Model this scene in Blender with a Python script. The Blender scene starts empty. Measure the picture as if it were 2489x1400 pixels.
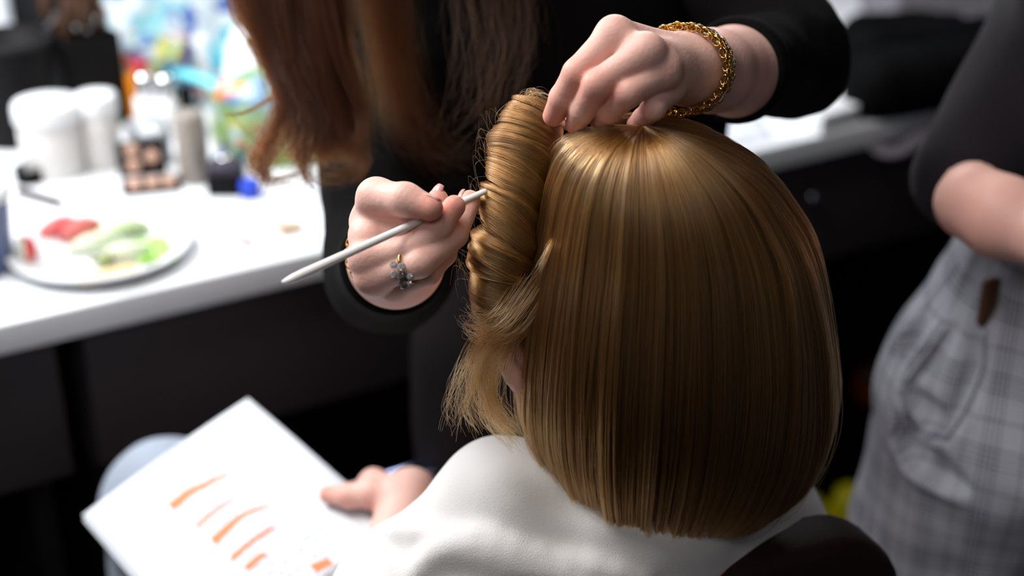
import bpy, bmesh, math, random
import numpy as np
from mathutils import Vector, Matrix
from mathutils.bvhtree import BVHTree

random.seed(7); RNG = np.random.default_rng(7)
SC = bpy.context.scene
COL = SC.collection

# ------------------------------------------------------------------ camera
FPX = 2489 * 50.0 / 36.0
PITCH = math.radians(26.0)
CAM = np.array([0.0, 0.0, 1.62])
FW = np.array([0, math.cos(PITCH), -math.sin(PITCH)])
UP = np.array([0, math.sin(PITCH), math.cos(PITCH)])
RT = np.array([1.0, 0, 0])
cam_d = bpy.data.cameras.new('camera'); cam = bpy.data.objects.new('camera', cam_d); COL.objects.link(cam)
cam.location = CAM; cam.rotation_euler = (math.pi/2 - PITCH, 0, 0)
cam_d.lens = 50; cam_d.sensor_width = 36; cam_d.clip_start = 0.02
cam_d.dof.use_dof = True; cam_d.dof.focus_distance = 0.975; cam_d.dof.aperture_fstop = 2.6
SC.camera = cam
SC.cycles.use_light_tree = False; SC.cycles.max_bounces = 4; SC.cycles.diffuse_bounces = 2; SC.cycles.glossy_bounces = 3; SC.cycles.transmission_bounces = 5; SC.cycles.transparent_max_bounces = 4
SC.cycles.use_adaptive_sampling = True; SC.cycles.adaptive_threshold = 0.07

# ------------------------------------------------------------------ light
SC.view_settings.view_transform = 'Standard'; SC.view_settings.look = 'None'
SC.view_settings.exposure = 0.0; SC.view_settings.gamma = 1.0; SC.view_settings.use_curve_mapping = False
wd = bpy.data.worlds.new('room_ambient'); SC.world = wd; wd.use_nodes = True
wd.node_tree.nodes['Background'].inputs[0].default_value = (0.62, 0.68, 0.85, 1)
wd.node_tree.nodes['Background'].inputs[1].default_value = 0.05

def area(name, loc, target, size, power, color, sizey=None):
    l = bpy.data.lights.new(name, 'AREA'); l.energy = power; l.color = color; l.size = size
    if sizey: l.shape = 'RECTANGLE'; l.size_y = sizey
    o = bpy.data.objects.new(name, l); COL.objects.link(o); o.location = loc
    o.rotation_euler = (Vector(target) - Vector(loc)).to_track_quat('-Z', 'Y').to_euler()
    return o
area('vanity_light', (-1.15, 1.65, 1.95), (-0.45, 1.60, 0.9), 1.0, 32, (0.93, 0.97, 1.0), 0.3)
area('vanity_light', (0.18, 2.42, 1.95), (0.42, 2.05, 0.9), 0.9, 11, (0.93, 0.97, 1.0), 0.25)
area('overhead_light', (-0.60, 0.95, 2.55), (0.0, 0.95, 1.1), 1.1, 25, (1.0, 0.97, 0.95), 0.8)
area('overhead_light', (-0.25, -0.55, 2.65), (0.1, 0.9, 1.1), 1.4, 10, (1.0, 0.97, 0.94), 0.8)  # unseen front fill added behind the camera to soften hands, robe and hair

# ------------------------------------------------------------------ helpers: placing
def P(u, v, d):
    return CAM + d * (FW + (u-1244.5)/FPX*RT - (v-700.0)/FPX*UP)
def PZ(u, v, z):
    r = FW + (u-1244.5)/FPX*RT - (v-700.0)/FPX*UP
    return CAM + r * ((z-CAM[2])/r[2])
def A3(*a): return np.array(a, float)

# ------------------------------------------------------------------ helpers: materials
def lin(c):
    return tuple(((x/255)/12.92 if x/255 <= 0.04045 else ((x/255+0.055)/1.055)**2.4) for x in c) + (1,)
def mat(name, rgb, rough=0.5, metal=0.0, spec=0.5, sss=0.0, var=0.0, vscale=30, bump=0.0, bscale=200, trans=0.0, sheen=0.0, coat=0.0, ior=1.45):
    m = bpy.data.materials.new(name); m.use_nodes = True; nt = m.node_tree
    b = nt.nodes['Principled BSDF']; c = lin(rgb) if max(rgb) > 1 else tuple(rgb)+(1,)
    b.inputs['Base Color'].default_value = c; b.inputs['Roughness'].default_value = rough
    b.inputs['Metallic'].default_value = metal; b.inputs['Specular IOR Level'].default_value = spec
    b.inputs['IOR'].default_value = ior
    if sss: b.inputs['Subsurface Weight'].default_value = sss; b.inputs['Subsurface Radius'].default_value = (0.005, 0.0022, 0.0012); b.inputs['Subsurface Scale'].default_value = 1.0
    if trans: b.inputs['Transmission Weight'].default_value = trans
    if sheen: b.inputs['Sheen Weight'].default_value = sheen; b.inputs['Sheen Roughness'].default_value = 0.5
    if coat: b.inputs['Coat Weight'].default_value = coat; b.inputs['Coat Roughness'].default_value = 0.1
    tc = nt.nodes.new('ShaderNodeTexCoord')
    if var:
        n = nt.nodes.new('ShaderNodeTexNoise'); n.inputs['Scale'].default_value = vscale; n.inputs['Detail'].default_value = 3
        nt.links.new(tc.outputs['Object'], n.inputs['Vector'])
        mx = nt.nodes.new('ShaderNodeMix'); mx.data_type = 'RGBA'
        mx.inputs['A'].default_value = tuple(x*(1-var) for x in c[:3])+(1,); mx.inputs['B'].default_value = tuple(min(1, x*(1+var)) for x in c[:3])+(1,)
        nt.links.new(n.outputs['Fac'], mx.inputs['Factor']); nt.links.new(mx.outputs['Result'], b.inputs['Base Color'])
    if bump:
        n = nt.nodes.new('ShaderNodeTexNoise'); n.inputs['Scale'].default_value = bscale; n.inputs['Detail'].default_value = 2
        nt.links.new(tc.outputs['Object'], n.inputs['Vector'])
        bp = nt.nodes.new('ShaderNodeBump'); bp.inputs['Strength'].default_value = bump; bp.inputs['Distance'].default_value = 0.002
        nt.links.new(n.outputs['Fac'], bp.inputs['Height']); nt.links.new(bp.outputs['Normal'], b.inputs['Normal'])
    return m

def skin_mat(name, base, red):
    m = mat(name, base, 0.48, spec=0.28, sss=0.2, bump=0.16, bscale=360)
    nt = m.node_tree; b = nt.nodes['Principled BSDF']
    at = nt.nodes.new('ShaderNodeAttribute'); at.attribute_name = 'flush'
    tc = nt.nodes.new('ShaderNodeTexCoord')
    n = nt.nodes.new('ShaderNodeTexNoise'); n.inputs['Scale'].default_value = 45; n.inputs['Detail'].default_value = 4
    nt.links.new(tc.outputs['Object'], n.inputs['Vector'])
    ad = nt.nodes.new('ShaderNodeMath'); ad.operation = 'MULTIPLY_ADD'; ad.inputs[1].default_value = 0.35; nt.links.new(n.outputs['Fac'], ad.inputs[0]); nt.links.new(at.outputs['Fac'], ad.inputs[2])
    ad.use_clamp = True
    mx = nt.nodes.new('ShaderNodeMix'); mx.data_type = 'RGBA'; mx.inputs['A'].default_value = lin(base); mx.inputs['B'].default_value = lin(red)
    nt.links.new(ad.outputs[0], mx.inputs['Factor']); nt.links.new(mx.outputs['Result'], b.inputs['Base Color'])
    return m

def hair_mat(name, col, rough=0.28, rrough=0.35, rc=0.25, coat=0.0, ior=1.5):
    m = bpy.data.materials.new(name); m.use_nodes = True; nt = m.node_tree
    nt.nodes.clear(); o = nt.nodes.new('ShaderNodeOutputMaterial'); h = nt.nodes.new('ShaderNodeBsdfHairPrincipled')
    h.model = 'CHIANG'; h.parametrization = 'COLOR'
    h.inputs['Roughness'].default_value = rough; h.inputs['Radial Roughness'].default_value = rrough
    h.inputs['Coat'].default_value = coat; h.inputs['IOR'].default_value = ior
    h.inputs['Random Roughness'].default_value = 0.2
    hi = nt.nodes.new('ShaderNodeHairInfo')
    mx = nt.nodes.new('ShaderNodeMix'); mx.data_type = 'RGBA'
    mx.inputs['A'].default_value = tuple(x*(1-rc*1.2) for x in col)+(1,); mx.inputs['B'].default_value = tuple(min(1, x*(1+rc*1.6)) for x in col)+(1,)
    nt.links.new(hi.outputs['Random'], mx.inputs['Factor']); nt.links.new(mx.outputs['Result'], h.inputs['Color'])
    nt.links.new(h.outputs[0], o.inputs['Surface'])
    return m

# ------------------------------------------------------------------ helpers: objects
def tag(o, label=None, cat=None, group=None, kind=None):
    if label: o['label'] = label
    if cat: o['category'] = cat
    if group: o['group'] = group
    if kind: o['kind'] = kind
    return o
def empty(name, loc, label, cat, group=None):
    o = bpy.data.objects.new(name, None); COL.objects.link(o); o.location = loc; o.empty_display_size = 0.02
    return tag(o, label, cat, group)
def link(name, me, m, parent=None, smooth=True):
    o = bpy.data.objects.new(name, me); COL.objects.link(o)
    if m is not None and not me.materials: me.materials.append(m)
    if smooth and me.polygons: me.polygons.foreach_set('use_smooth', [True]*len(me.polygons))
    if parent is not None:
        o.parent = parent; o.matrix_parent_inverse = abs_inv(parent)
    return o
def absm(o):
    m = o.matrix_basis.copy()
    if o.parent is not None: m = absm(o.parent) @ o.matrix_parent_inverse @ m
    return m
def abs_inv(o): return absm(o).inverted()
def mesh(name, verts, faces, m=None, parent=None, smooth=True):
    me = bpy.data.meshes.new(name); me.from_pydata([tuple(v) for v in verts], [], [tuple(f) for f in faces]); me.update()
    return link(name, me, m, parent, smooth)
def bm_obj(name, bm, m, parent=None, smooth=False, bevel=0.0, sub=0):
    me = bpy.data.meshes.new(name); bmesh.ops.recalc_face_normals(bm, faces=bm.faces); bm.to_mesh(me); bm.free()
    o = link(name, me, m, parent, smooth)
    if bevel:
        b = o.modifiers.new('bevel', 'BEVEL'); b.width = bevel; b.segments = 3; b.limit_method = 'ANGLE'
        me.polygons.foreach_set('use_smooth', [True]*len(me.polygons))
    if sub:
        s = o.modifiers.new('sub', 'SUBSURF'); s.levels = sub; s.render_levels = sub
    return o
def frame(loc, x=None, z=(0,0,1)):
    """4x4 with local z and x directions given"""
    z = Vector(z).normalized()
    x = Vector(x) if x is not None else (Vector((1,0,0)) if abs(z.x) < .9 else Vector((0,1,0)))
    y = z.cross(x).normalized(); x = y.cross(z).normalized()
    M = Matrix((x, y, z)).transposed().to_4x4(); M.translation = Vector(loc); return M
def box_bm(bm, sx, sy, sz, M=Matrix()):
    r = bmesh.ops.create_cube(bm, size=1.0); vs = r['verts']
    bmesh.ops.transform(bm, matrix=M @ Matrix.Diagonal((sx, sy, sz, 1)), verts=vs); return vs
def box(name, sx, sy, sz, M, m, parent=None, bevel=0.002):
    bm = bmesh.new(); box_bm(bm, sx, sy, sz, M); return bm_obj(name, bm, m, parent, bevel=bevel)
def lathe(name, prof, M, m, parent=None, n=40, closed=False):
    """prof: list of (r,z); a profile that may fold back on itself (thick walls)"""
    vs, fs = [], []
    k = len(prof)
    for i in range(n):
        a = 2*math.pi*i/n
        for r, z in prof: vs.append(M @ Vector((r*math.cos(a), r*math.sin(a), z)))
    for i in range(n):
        j = (i+1) % n
        for q in range(k-1): fs.append((i*k+q, j*k+q, j*k+q+1, i*k+q+1))
        if closed: fs.append((i*k+k-1, j*k+k-1, j*k, i*k))
    return mesh(name, vs, fs, m, parent)
def spline(pts, n):
    """Catmull-Rom through pts (k,dim) -> (n,dim), uniform in parameter"""
    p = np.asarray(pts, float); k = len(p)
    q = np.vstack([2*p[0]-p[1], p, 2*p[-1]-p[-2]])
    t = np.linspace(0, k-1-1e-9, n); i = t.astype(int); f = (t-i)[:, None]
    a, b, c, d = q[i], q[i+1], q[i+2], q[i+3]
    return 0.5*((2*b)+(-a+c)*f+(2*a-5*b+4*c-d)*f*f+(-a+3*b-3*c+d)*f**3)
def tube(name, pts, rad, m, parent=None, sides=8, flat=1.0, closed=False):
    p = np.asarray(pts, float); n = len(p); r = np.broadcast_to(np.asarray(rad, float), (n,))
    vs, fs = [], []
    t = np.gradient(p, axis=0) if not closed else (np.roll(p, -1, 0)-np.roll(p, 1, 0))
    t /= np.linalg.norm(t, axis=1)[:, None]+1e-12
    ref = np.array([0, 0, 1.0]) if abs(t[0, 2]) < 0.9 else np.array([1.0, 0, 0])
    x = np.cross(t[0], ref); x /= np.linalg.norm(x)
    for i in range(n):
        x = x - t[i]*np.dot(x, t[i]); x /= np.linalg.norm(x); y = np.cross(t[i], x)
        for s in range(sides):
            a = 2*math.pi*s/sides
            vs.append(p[i]+r[i]*(math.cos(a)*x+flat*math.sin(a)*y))
    for i in range(n if closed else n-1):
        j = (i+1) % n
        for s in range(sides):
            s2 = (s+1) % sides; fs.append((i*sides+s, i*sides+s2, j*sides+s2, j*sides+s))
    if not closed:
        fs.append(tuple(range(sides))[::-1]); fs.append(tuple((n-1)*sides+s for s in range(sides)))
    return mesh(name, vs, fs, m, parent)

# ------------------------------------------------------------------ helpers: solid modelling with distance fields
def cone(a, b, ra, rb=None, flat=None):
    return ('cone', np.asarray(a, float), np.asarray(b, float), ra, rb if rb is not None else ra, flat)
def ell(c, r, R=None):
    return ('ell', np.asarray(c, float), np.asarray(r, float), np.eye(3) if R is None else np.asarray(R, float))
def chain(pts, rads): return [cone(pts[i], pts[i+1], rads[i], rads[i+1]) for i in range(len(pts)-1)]
def smin(a, b, k):
    if k <= 0: return np.minimum(a, b)
    h = np.maximum(k-np.abs(a-b), 0)/k
    return np.minimum(a, b)-h*h*k*0.25
def pbounds(pr):
    if pr[0] == 'cone':
        a, b, ra, rb = pr[1:5]; m = max(ra, rb); return np.minimum(a, b)-m, np.maximum(a, b)+m
    m = pr[2].max(); return pr[1]-m, pr[1]+m
def peval(pr, X):
    if pr[0] == 'cone':
        _, a, b, ra, rb, flat = pr
        ab = b-a; L2 = float(ab@ab); q = X-a.astype(np.float32)
        t = (q@(ab/L2).astype(np.float32)); tc = np.clip(t, 0, 1) if flat is None else t
        d = np.linalg.norm(q-tc[..., None]*ab.astype(np.float32), axis=-1)-(ra+(rb-ra)*(np.clip(tc, -.3, 1.3)))
        if flat is not None:
            L = math.sqrt(L2)
            if 'a' in flat: d = np.maximum(d, -t*L)
            else: d = np.maximum(d, np.where(t < 0, np.linalg.norm(q, axis=-1)-ra, -9))
            if 'b' in flat: d = np.maximum(d, (t-1)*L)
            else: d = np.where(t > 1, np.linalg.norm(X-b.astype(np.float32), axis=-1)-rb, d)
        return d
    _, c, r, R = pr
    q = (X-c.astype(np.float32))@R.astype(np.float32)
    k0 = np.linalg.norm(q/r.astype(np.float32), axis=-1); k1 = np.linalg.norm(q/(r**2).astype(np.float32), axis=-1)+1e-6
    return k0*(k0-1)/k1
def field_mesh(groups, h, disp=None, ks=0.01, cuts=(), carve=()):
    """groups: list of (prims, k_inside); groups are blended with ks. Returns verts, quads."""
    lo = np.min([pbounds(p)[0] for g, _ in groups for p in g], axis=0)-4*h-0.004
    hi = np.max([pbounds(p)[1] for g, _ in groups for p in g], axis=0)+4*h+0.004
    n = np.ceil((hi-lo)/h).astype(int)+1
    ax = [(lo[i]+h*np.arange(n[i])).astype(np.float32) for i in range(3)]
    F = np.full(n, 0.2, np.float32)
    def sub(lo2, hi2):
        i0 = np.clip(((lo2-lo)/h).astype(int), 0, n-1); i1 = np.clip(((hi2-lo)/h).astype(int)+2, 1, n)
        sl = tuple(slice(i0[i], i1[i]) for i in range(3))
        X = np.stack(np.meshgrid(ax[0][sl[0]], ax[1][sl[1]], ax[2][sl[2]], indexing='ij'), -1)
        return sl, X
    for g, k in groups:
        kk = ks if isinstance(ks, (int, float)) else 0.01
        glo = np.min([pbounds(p)[0] for p in g], axis=0)-kk-k-5*h; ghi = np.max([pbounds(p)[1] for p in g], axis=0)+kk+k+5*h
        gsl, _ = sub(glo, ghi) if False else (None, None)
        G = np.full(n, 0.2, np.float32) if len(groups) > 1 else F
        for p in g:
            a, b = pbounds(p); pad = kk+k+5*h
            sl, X = sub(a-pad, b+pad)
            G[sl] = smin(G[sl], peval(p, X).astype(np.float32), k)
        if len(groups) > 1: F = smin(F, G, kk)
    for p, k in carve:
        a, b = pbounds(p); sl, X = sub(a-k-3*h, b+k+3*h)
        F[sl] = -smin(-F[sl], peval(p, X).astype(np.float32), k)
    if disp is not None or cuts:
        X = np.stack(np.meshgrid(*ax, indexing='ij'), -1)
        if disp is not None:
            near = np.abs(F) < 0.03
            F[near] += disp(X[near]).astype(np.float32)
        for pt, nn in cuts:
            F = np.maximum(F, ((X-np.asarray(pt, np.float32))@np.asarray(nn, np.float32)))
    return nets(F, lo, h)
def nets(F, lo, h):
    S = F < 0
    n0, n1, n2 = F.shape
    c = np.zeros((n0-1, n1-1, n2-1), np.uint8)
    for i in (0, 1):
        for j in (0, 1):
            for k in (0, 1): c += S[i:n0-1+i, j:n1-1+j, k:n2-1+k]
    cells = np.argwhere((c > 0) & (c < 8)); m = len(cells)
    idx = np.full(c.shape, -1, np.int64); idx[tuple(cells.T)] = np.arange(m)
    corner = [(i, j, k) for i in (0, 1) for j in (0, 1) for k in (0, 1)]
    V = {q: F[cells[:, 0]+q[0], cells[:, 1]+q[1], cells[:, 2]+q[2]] for q in corner}
    acc = np.zeros((m, 3)); cnt = np.zeros(m)
    for q in corner:
        for a in range(3):
            if q[a] == 0:
                r = list(q); r[a] = 1; r = tuple(r)
                f0, f1 = V[q], V[r]; cr = (f0 < 0) != (f1 < 0)
                t = np.where(cr, f0/(f0-f1+1e-12), 0)
                p = np.tile(np.array(q, float), (m, 1)); p[:, a] += t
                acc[cr] += p[cr]; cnt[cr] += 1
    verts = lo+h*(cells+acc/cnt[:, None])
    quads = []
    for a in range(3):
        b, d = (a+1) % 3, (a+2) % 3
        s0 = [slice(None)]*3; s1 = [slice(None)]*3; s0[a] = slice(0, -1); s1[a] = slice(1, None)
        A, B = S[tuple(s0)], S[tuple(s1)]
        e = np.argwhere(A != B)
        ok = (e[:, b] > 0) & (e[:, d] > 0) & (e[:, b] < F.shape[b]-1) & (e[:, d] < F.shape[d]-1); e = e[ok]
        fl = A[tuple(e.T)]
        def cid(db, dd):
            q = e.copy(); q[:, b] -= db; q[:, d] -= dd; return idx[tuple(q.T)]
        qd = np.stack([cid(1, 1), cid(0, 1), cid(0, 0), cid(1, 0)], 1)
        qd[~fl] = qd[~fl][:, ::-1]; quads.append(qd)
    return verts, np.vstack(quads)
def np_mesh(name, parts):
    """parts: list of (verts, quads) merged in one mesh"""
    off = 0; vs, qs = [], []
    for v, q in parts: vs.append(v); qs.append(q+off); off += len(v)
    v = np.vstack(vs).astype(np.float32); q = np.vstack(qs).astype(np.int32)
    me = bpy.data.meshes.new(name); me.vertices.add(len(v)); me.vertices.foreach_set('co', v.ravel())
    me.loops.add(q.size); me.loops.foreach_set('vertex_index', q.ravel())
    me.polygons.add(len(q)); me.polygons.foreach_set('loop_start', np.arange(0, q.size, 4, dtype=np.int32))
    me.update(calc_edges=True); me.validate()
    return me, v
def solid(name, parts, m, parent=None, relax=1, flush=None):
    """relax: Laplacian passes; flush: list of (point, radius, amount) reddening"""
    out = []
    for v, q in parts:
        for _ in range(relax):
            s = np.zeros_like(v); c = np.zeros(len(v))
            for a, b in ((0, 1), (1, 2), (2, 3), (3, 0)):
                np.add.at(s, q[:, a], v[q[:, b]]); np.add.at(s, q[:, b], v[q[:, a]])
                np.add.at(c, q[:, a], 1); np.add.at(c, q[:, b], 1)
            v = v*0.4+0.6*s/np.maximum(c, 1)[:, None]
        out.append((v, q))
    me, v = np_mesh(name, out)
    if flush is not None:
        f = np.zeros(len(v), np.float32)
        for pt, r, a in flush: f += a*np.exp(-((v-np.asarray(pt, np.float32))**2).sum(1)/(r*r))
        at = me.attributes.new('flush', 'FLOAT', 'POINT'); at.data.foreach_set('value', np.clip(f, 0, 1).astype(np.float32))
    return link(name, me, m, parent)

# ------------------------------------------------------------------ helpers: hair
def strands(name, pts, r0, r1, m, parent=None):
    """pts: (n,k,3)"""
    n, k, _ = pts.shape
    hc = bpy.data.hair_curves.new(name); hc.add_curves([k]*n)
    hc.attributes['position'].data.foreach_set('vector', pts.astype(np.float32).ravel())
    ra = hc.attributes.get('radius') or hc.attributes.new('radius', 'FLOAT', 'POINT')
    t = np.linspace(0, 1, k)
    rr = np.tile(r0+(r1-r0)*t**1.5, (n, 1))*RNG.uniform(0.75, 1.25, (n, 1))
    ra.data.foreach_set('value', rr.astype(np.float32).ravel())
    hc.materials.append(m)
    o = bpy.data.objects.new(name, hc); COL.objects.link(o)
    if parent is not None: o.parent = parent; o.matrix_parent_inverse = abs_inv(parent)
    return o
def bundle(guide, n, k, spread, r_noise=0.0, tip=1.0, short=0.25, wave=0.0):
    """strands around one guide spline. spread: (root, tip) radius of the bundle"""
    g = spline(guide, 60)
    out = np.zeros((n, k, 3))
    off = RNG.normal(0, 1, (n, 3)); ln = np.linalg.norm(off, axis=1, keepdims=True); off = off/ln*np.minimum(ln, 1.8)
    ph = RNG.uniform(0, 6.28, (n, 3)); fr = RNG.uniform(0.6, 1.6, (n, 1))
    end = 1-short*RNG.uniform(0, 1, n)**2
    t = np.linspace(0, 1, k)
    for i in range(k):
        tt = t[i]*end*59; a = np.clip(tt.astype(int), 0, 58); f = (tt-a)[:, None]
        base = g[a]*(1-f)+g[a+1]*f
        sp = spread[0]+(spread[1]-spread[0])*t[i]
        out[:, i] = base+off*sp+wave*t[i]*np.sin(ph+fr*t[i]*6.28)+r_noise*t[i]*RNG.normal(0, 1, (n, 1))
    return out

# ================================================================== the room
ZC = 0.88                                   # counter height
E = A3(0.859, 0.512, 0); NI = A3(-0.512, 0.859, 0); O = A3(-0.225, 1.631, 0)
def CP(a, b, z): return O+E*a+NI*b+A3(0, 0, z)      # along the counter, into the counter, height
def CM(a, b, z): return frame(CP(a, b, z), E)
M_dark = mat('charcoal_paint', (30, 27, 29), 0.7, var=0.2, vscale=6)
M_floor = mat('black_floor', (14, 13, 18), 0.6, var=0.3, vscale=4)
M_wall = mat('dark_wall', (20, 18, 20), 0.8, var=0.15, vscale=3)
M_white = mat('white_laminate', (236, 238, 242), 0.35, var=0.02)
M_draw = mat('drawer_laminate', (58, 49, 50), 0.55, var=0.1, vscale=8)
M_steel = mat('brushed_metal', (150, 150, 155), 0.35, metal=1.0)
M_brownwood = mat('brown_wood', (96, 60, 20), 0.6, var=0.3, vscale=12)

def struct(o): o['kind'] = 'structure'; return o
struct(box('floor', 7, 7, 0.05, frame((0.3, 1.6, -0.025)), M_floor, bevel=0))
struct(box('wall_back', 6.5, 0.1, 2.75, CM(0.4, 0.99, 1.375), M_wall, bevel=0))
struct(box('ceiling', 7, 7, 0.05, frame((0.3, 1.6, 2.775)), M_dark, bevel=0))
struct(box('trim_1', 0.06, 0.03, 1.85, CM(0.75, 0.925, 1.83), M_brownwood, bevel=0.003))

# worktop: one white slab with a rounded front edge
wt = box('worktop', 4.2, 0.93, 0.038, CM(0.75, 0.465, ZC-0.019), M_white, bevel=0.003)
tag(wt, 'long white laminate makeup counter top running behind the people', 'counter')
for i, a0 in enumerate((-1.30, -0.32, 0.66, 1.64)):
    t = empty('drawer_unit', CP(a0+0.475, 0.4, ZC-0.25), ('dark drawer unit under the counter, below the black bucket', 'dark drawer unit under the white counter below the fruit plate and stylist',
              'dark drawer unit under the counter just right of the bob hair', 'dark drawer unit at the far right end of the counter')[i], 'drawer unit', 'drawer units under the counter')
    box('carcass', 0.955, 0.70, 0.205, CM(a0+0.475, 0.40, ZC-0.038-0.104), M_dark, t, bevel=0.002)
    for k in (0, 1):
        d = box('drawer_front', 0.470, 0.018, 0.195, CM(a0+0.239+0.478*k, 0.040, ZC-0.038-0.102), M_draw, t, bevel=0.0025)
        if i < 2: continue
        c = CP(a0+0.160+0.478*k, 0.03, ZC-0.11)
        lathe('knob', [(0, 0.022), (0.008, 0.022), (0.011, 0.017), (0.010, 0.011), (0.005, 0.007), (0.005, 0), (0, 0)], frame(c, E, -NI), M_steel, d, 16)
    for s in (0.03, 0.925):
        box('support_panel', 0.03, 0.62, 0.637, CM(a0+s, 0.44, 0.3185), M_dark, t)
# dark panel in the knee space
struct(box('wall_kneespace', 4.2, 0.02, 0.84, CM(0.75, 0.78, 0.42), M_dark, bevel=0))

# ================================================================== person 1: the seated client
M_skin = skin_mat('fair_skin', (234, 194, 182), (216, 130, 110))
M_nail = mat('fingernail', (222, 166, 158), 0.2, spec=0.6, coat=0.4)
M_robe = mat('white_cotton_robe', (226, 223, 221), 0.9, var=0.03, vscale=14, bump=0.25, bscale=900, sheen=0.3)
M_pale = mat('pale_grey_cotton', (150, 158, 172), 0.9, var=0.08, vscale=20, bump=0.3, bscale=700)
M_hair = hair_mat('golden_brown_hair', (0.40, 0.100, 0.023), 0.21, 0.30, 0.35, 0.0, 1.58)
M_hairbase = mat('hair_mass', (72, 42, 20), 0.6, spec=0.2)
LQ = A3(-0.859, -0.512, 0); FQ = A3(-0.512, 0.859, 0); ZQ = A3(0, 0, 1)
NB = A3(0.09, 0.92, 0)
def B(l, f, z): return NB+LQ*l+FQ*f+ZQ*z
HC = A3(0.090, 0.928, 1.172)                     # centre of the client's skull

def head_prims(c, f, up, s=1.0):
    """groups for a head: skull, jaw, face, nose, lips, ears, neck root; f = facing, up = head up"""
    f = np.asarray(f, float); f /= np.linalg.norm(f); up = np.asarray(up, float); up = up-f*(up@f); up /= np.linalg.norm(up); l = np.cross(up, f)
    R = np.stack([l, f, up], 1)
    def h(x, y, z): return np.asarray(c)+s*(x*l+y*f+z*up)
    skull = [ell(h(0, -0.008, 0.018), A3(0.073, 0.094, 0.092)*s, R), ell(h(0, 0.030, -0.035), A3(0.060, 0.062, 0.078)*s, R),
             ell(h(0, 0.052, -0.098), A3(0.028, 0.026, 0.022)*s, R)]
    face = [cone(h(0, 0.092, 0.0), h(0, 0.112, -0.038), 0.008*s, 0.011*s), ell(h(0.011, 0.103, -0.042), A3(0.008, 0.009, 0.007)*s, R), ell(h(-0.011, 0.103, -0.042), A3(0.008, 0.009, 0.007)*s, R),
            cone(h(-0.018, 0.086, -0.068), h(0.018, 0.086, -0.068), 0.007*s), cone(h(-0.015, 0.085, -0.079), h(0.015, 0.085, -0.079), 0.008*s),
            cone(h(-0.045, 0.078, 0.012), h(-0.015, 0.090, 0.012), 0.008*s), cone(h(0.045, 0.078, 0.012), h(0.015, 0.090, 0.012), 0.008*s),
            ell(h(0.040, 0.062, -0.035), A3(0.022, 0.02, 0.02)*s, R), ell(h(-0.040, 0.062, -0.035), A3(0.022, 0.02, 0.02)*s, R),
            ell(h(0.031, 0.070, -0.008), A3(0.015, 0.014, 0.011)*s, R), ell(h(-0.031, 0.070, -0.008), A3(0.015, 0.014, 0.011)*s, R)]
    ears = []
    for sd in (1, -1):
        p = [h(sd*0.070, 0.008, -0.045), h(sd*0.076, -0.004, -0.028), h(sd*0.090, -0.020, -0.008), h(sd*0.092, -0.016, 0.012), h(sd*0.080, 0.004, 0.016)]
        ears += chain(p, [0.006*s, 0.006*s, 0.0055*s, 0.0055*s, 0.005*s]) + [ell(h(sd*0.078, -0.004, -0.008), A3(0.006, 0.012, 0.024)*s, R)]
    return skull, face, ears, h

def finger(pts, rads): return chain(pts, rads)
def hand_field(wrist, elbow_side, mcps, fingers, thumb, wr, h=0.0014, extra=()):
    """wrist, forearm chain [(pt, r)...], mcps [(pt, r)], fingers [[(pt, r)...]], thumb"""
    palm = [cone(wrist, m, wr*0.60, r*0.92) for m, r in mcps]
    palm += [cone(mcps[i][0], mcps[i+1][0], mcps[i][1]*0.62, mcps[i+1][1]*0.62) for i in range(len(mcps)-1)]
    mid = np.mean([m for m, _ in mcps], axis=0); palm.append(cone(wrist, 0.55*mid+0.45*wrist, wr*0.85, wr*0.62))
    fore = [cone(elbow_side[i][0], elbow_side[i+1][0], elbow_side[i][1], elbow_side[i+1][1]) for i in range(len(elbow_side)-1)]
    groups = [(palm+fore, 0.009)]
    for fg in fingers: groups.append((chain([p for p, _ in fg], [r for _, r in fg]), 0.003))
    groups.append((chain([p for p, _ in thumb], [r for _, r in thumb])+list(extra), 0.006))
    return groups
def hand_mesh(groups, h, kf=0.0022, kp=0.010):
    """fingers blended to each other only a little, to the palm more"""
    allp = [p for g, _ in groups for p in g]
    lo = np.min([pbounds(p)[0] for p in allp], axis=0)-5*h; hi = np.max([pbounds(p)[1] for p in allp], axis=0)+5*h
    n = np.ceil((hi-lo)/h).astype(int)+1
    ax = [(lo[i]+h*np.arange(n[i])).astype(np.float32) for i in range(3)]
    def ev(g, k):
        G = np.full(n, 0.2, np.float32)
        for p in g:
            a, b = pbounds(p); pad = k+kp+4*h
            i0 = np.clip(((a-pad-lo)/h).astype(int), 0, n-1); i1 = np.clip(((b+pad-lo)/h).astype(int)+2, 1, n)
            sl = tuple(slice(i0[i], i1[i]) for i in range(3))
            X = np.stack(np.meshgrid(ax[0][sl[0]], ax[1][sl[1]], ax[2][sl[2]], indexing='ij'), -1)
            G[sl] = smin(G[sl], peval(p, X).astype(np.float32), k)
        return G
    palm = ev(*groups[0]); F = None
    for g in groups[1:]:
        G = ev(*g); F = G if F is None else smin(F, G, kf)
    return nets(smin(palm, F, kp), lo, h)
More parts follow.
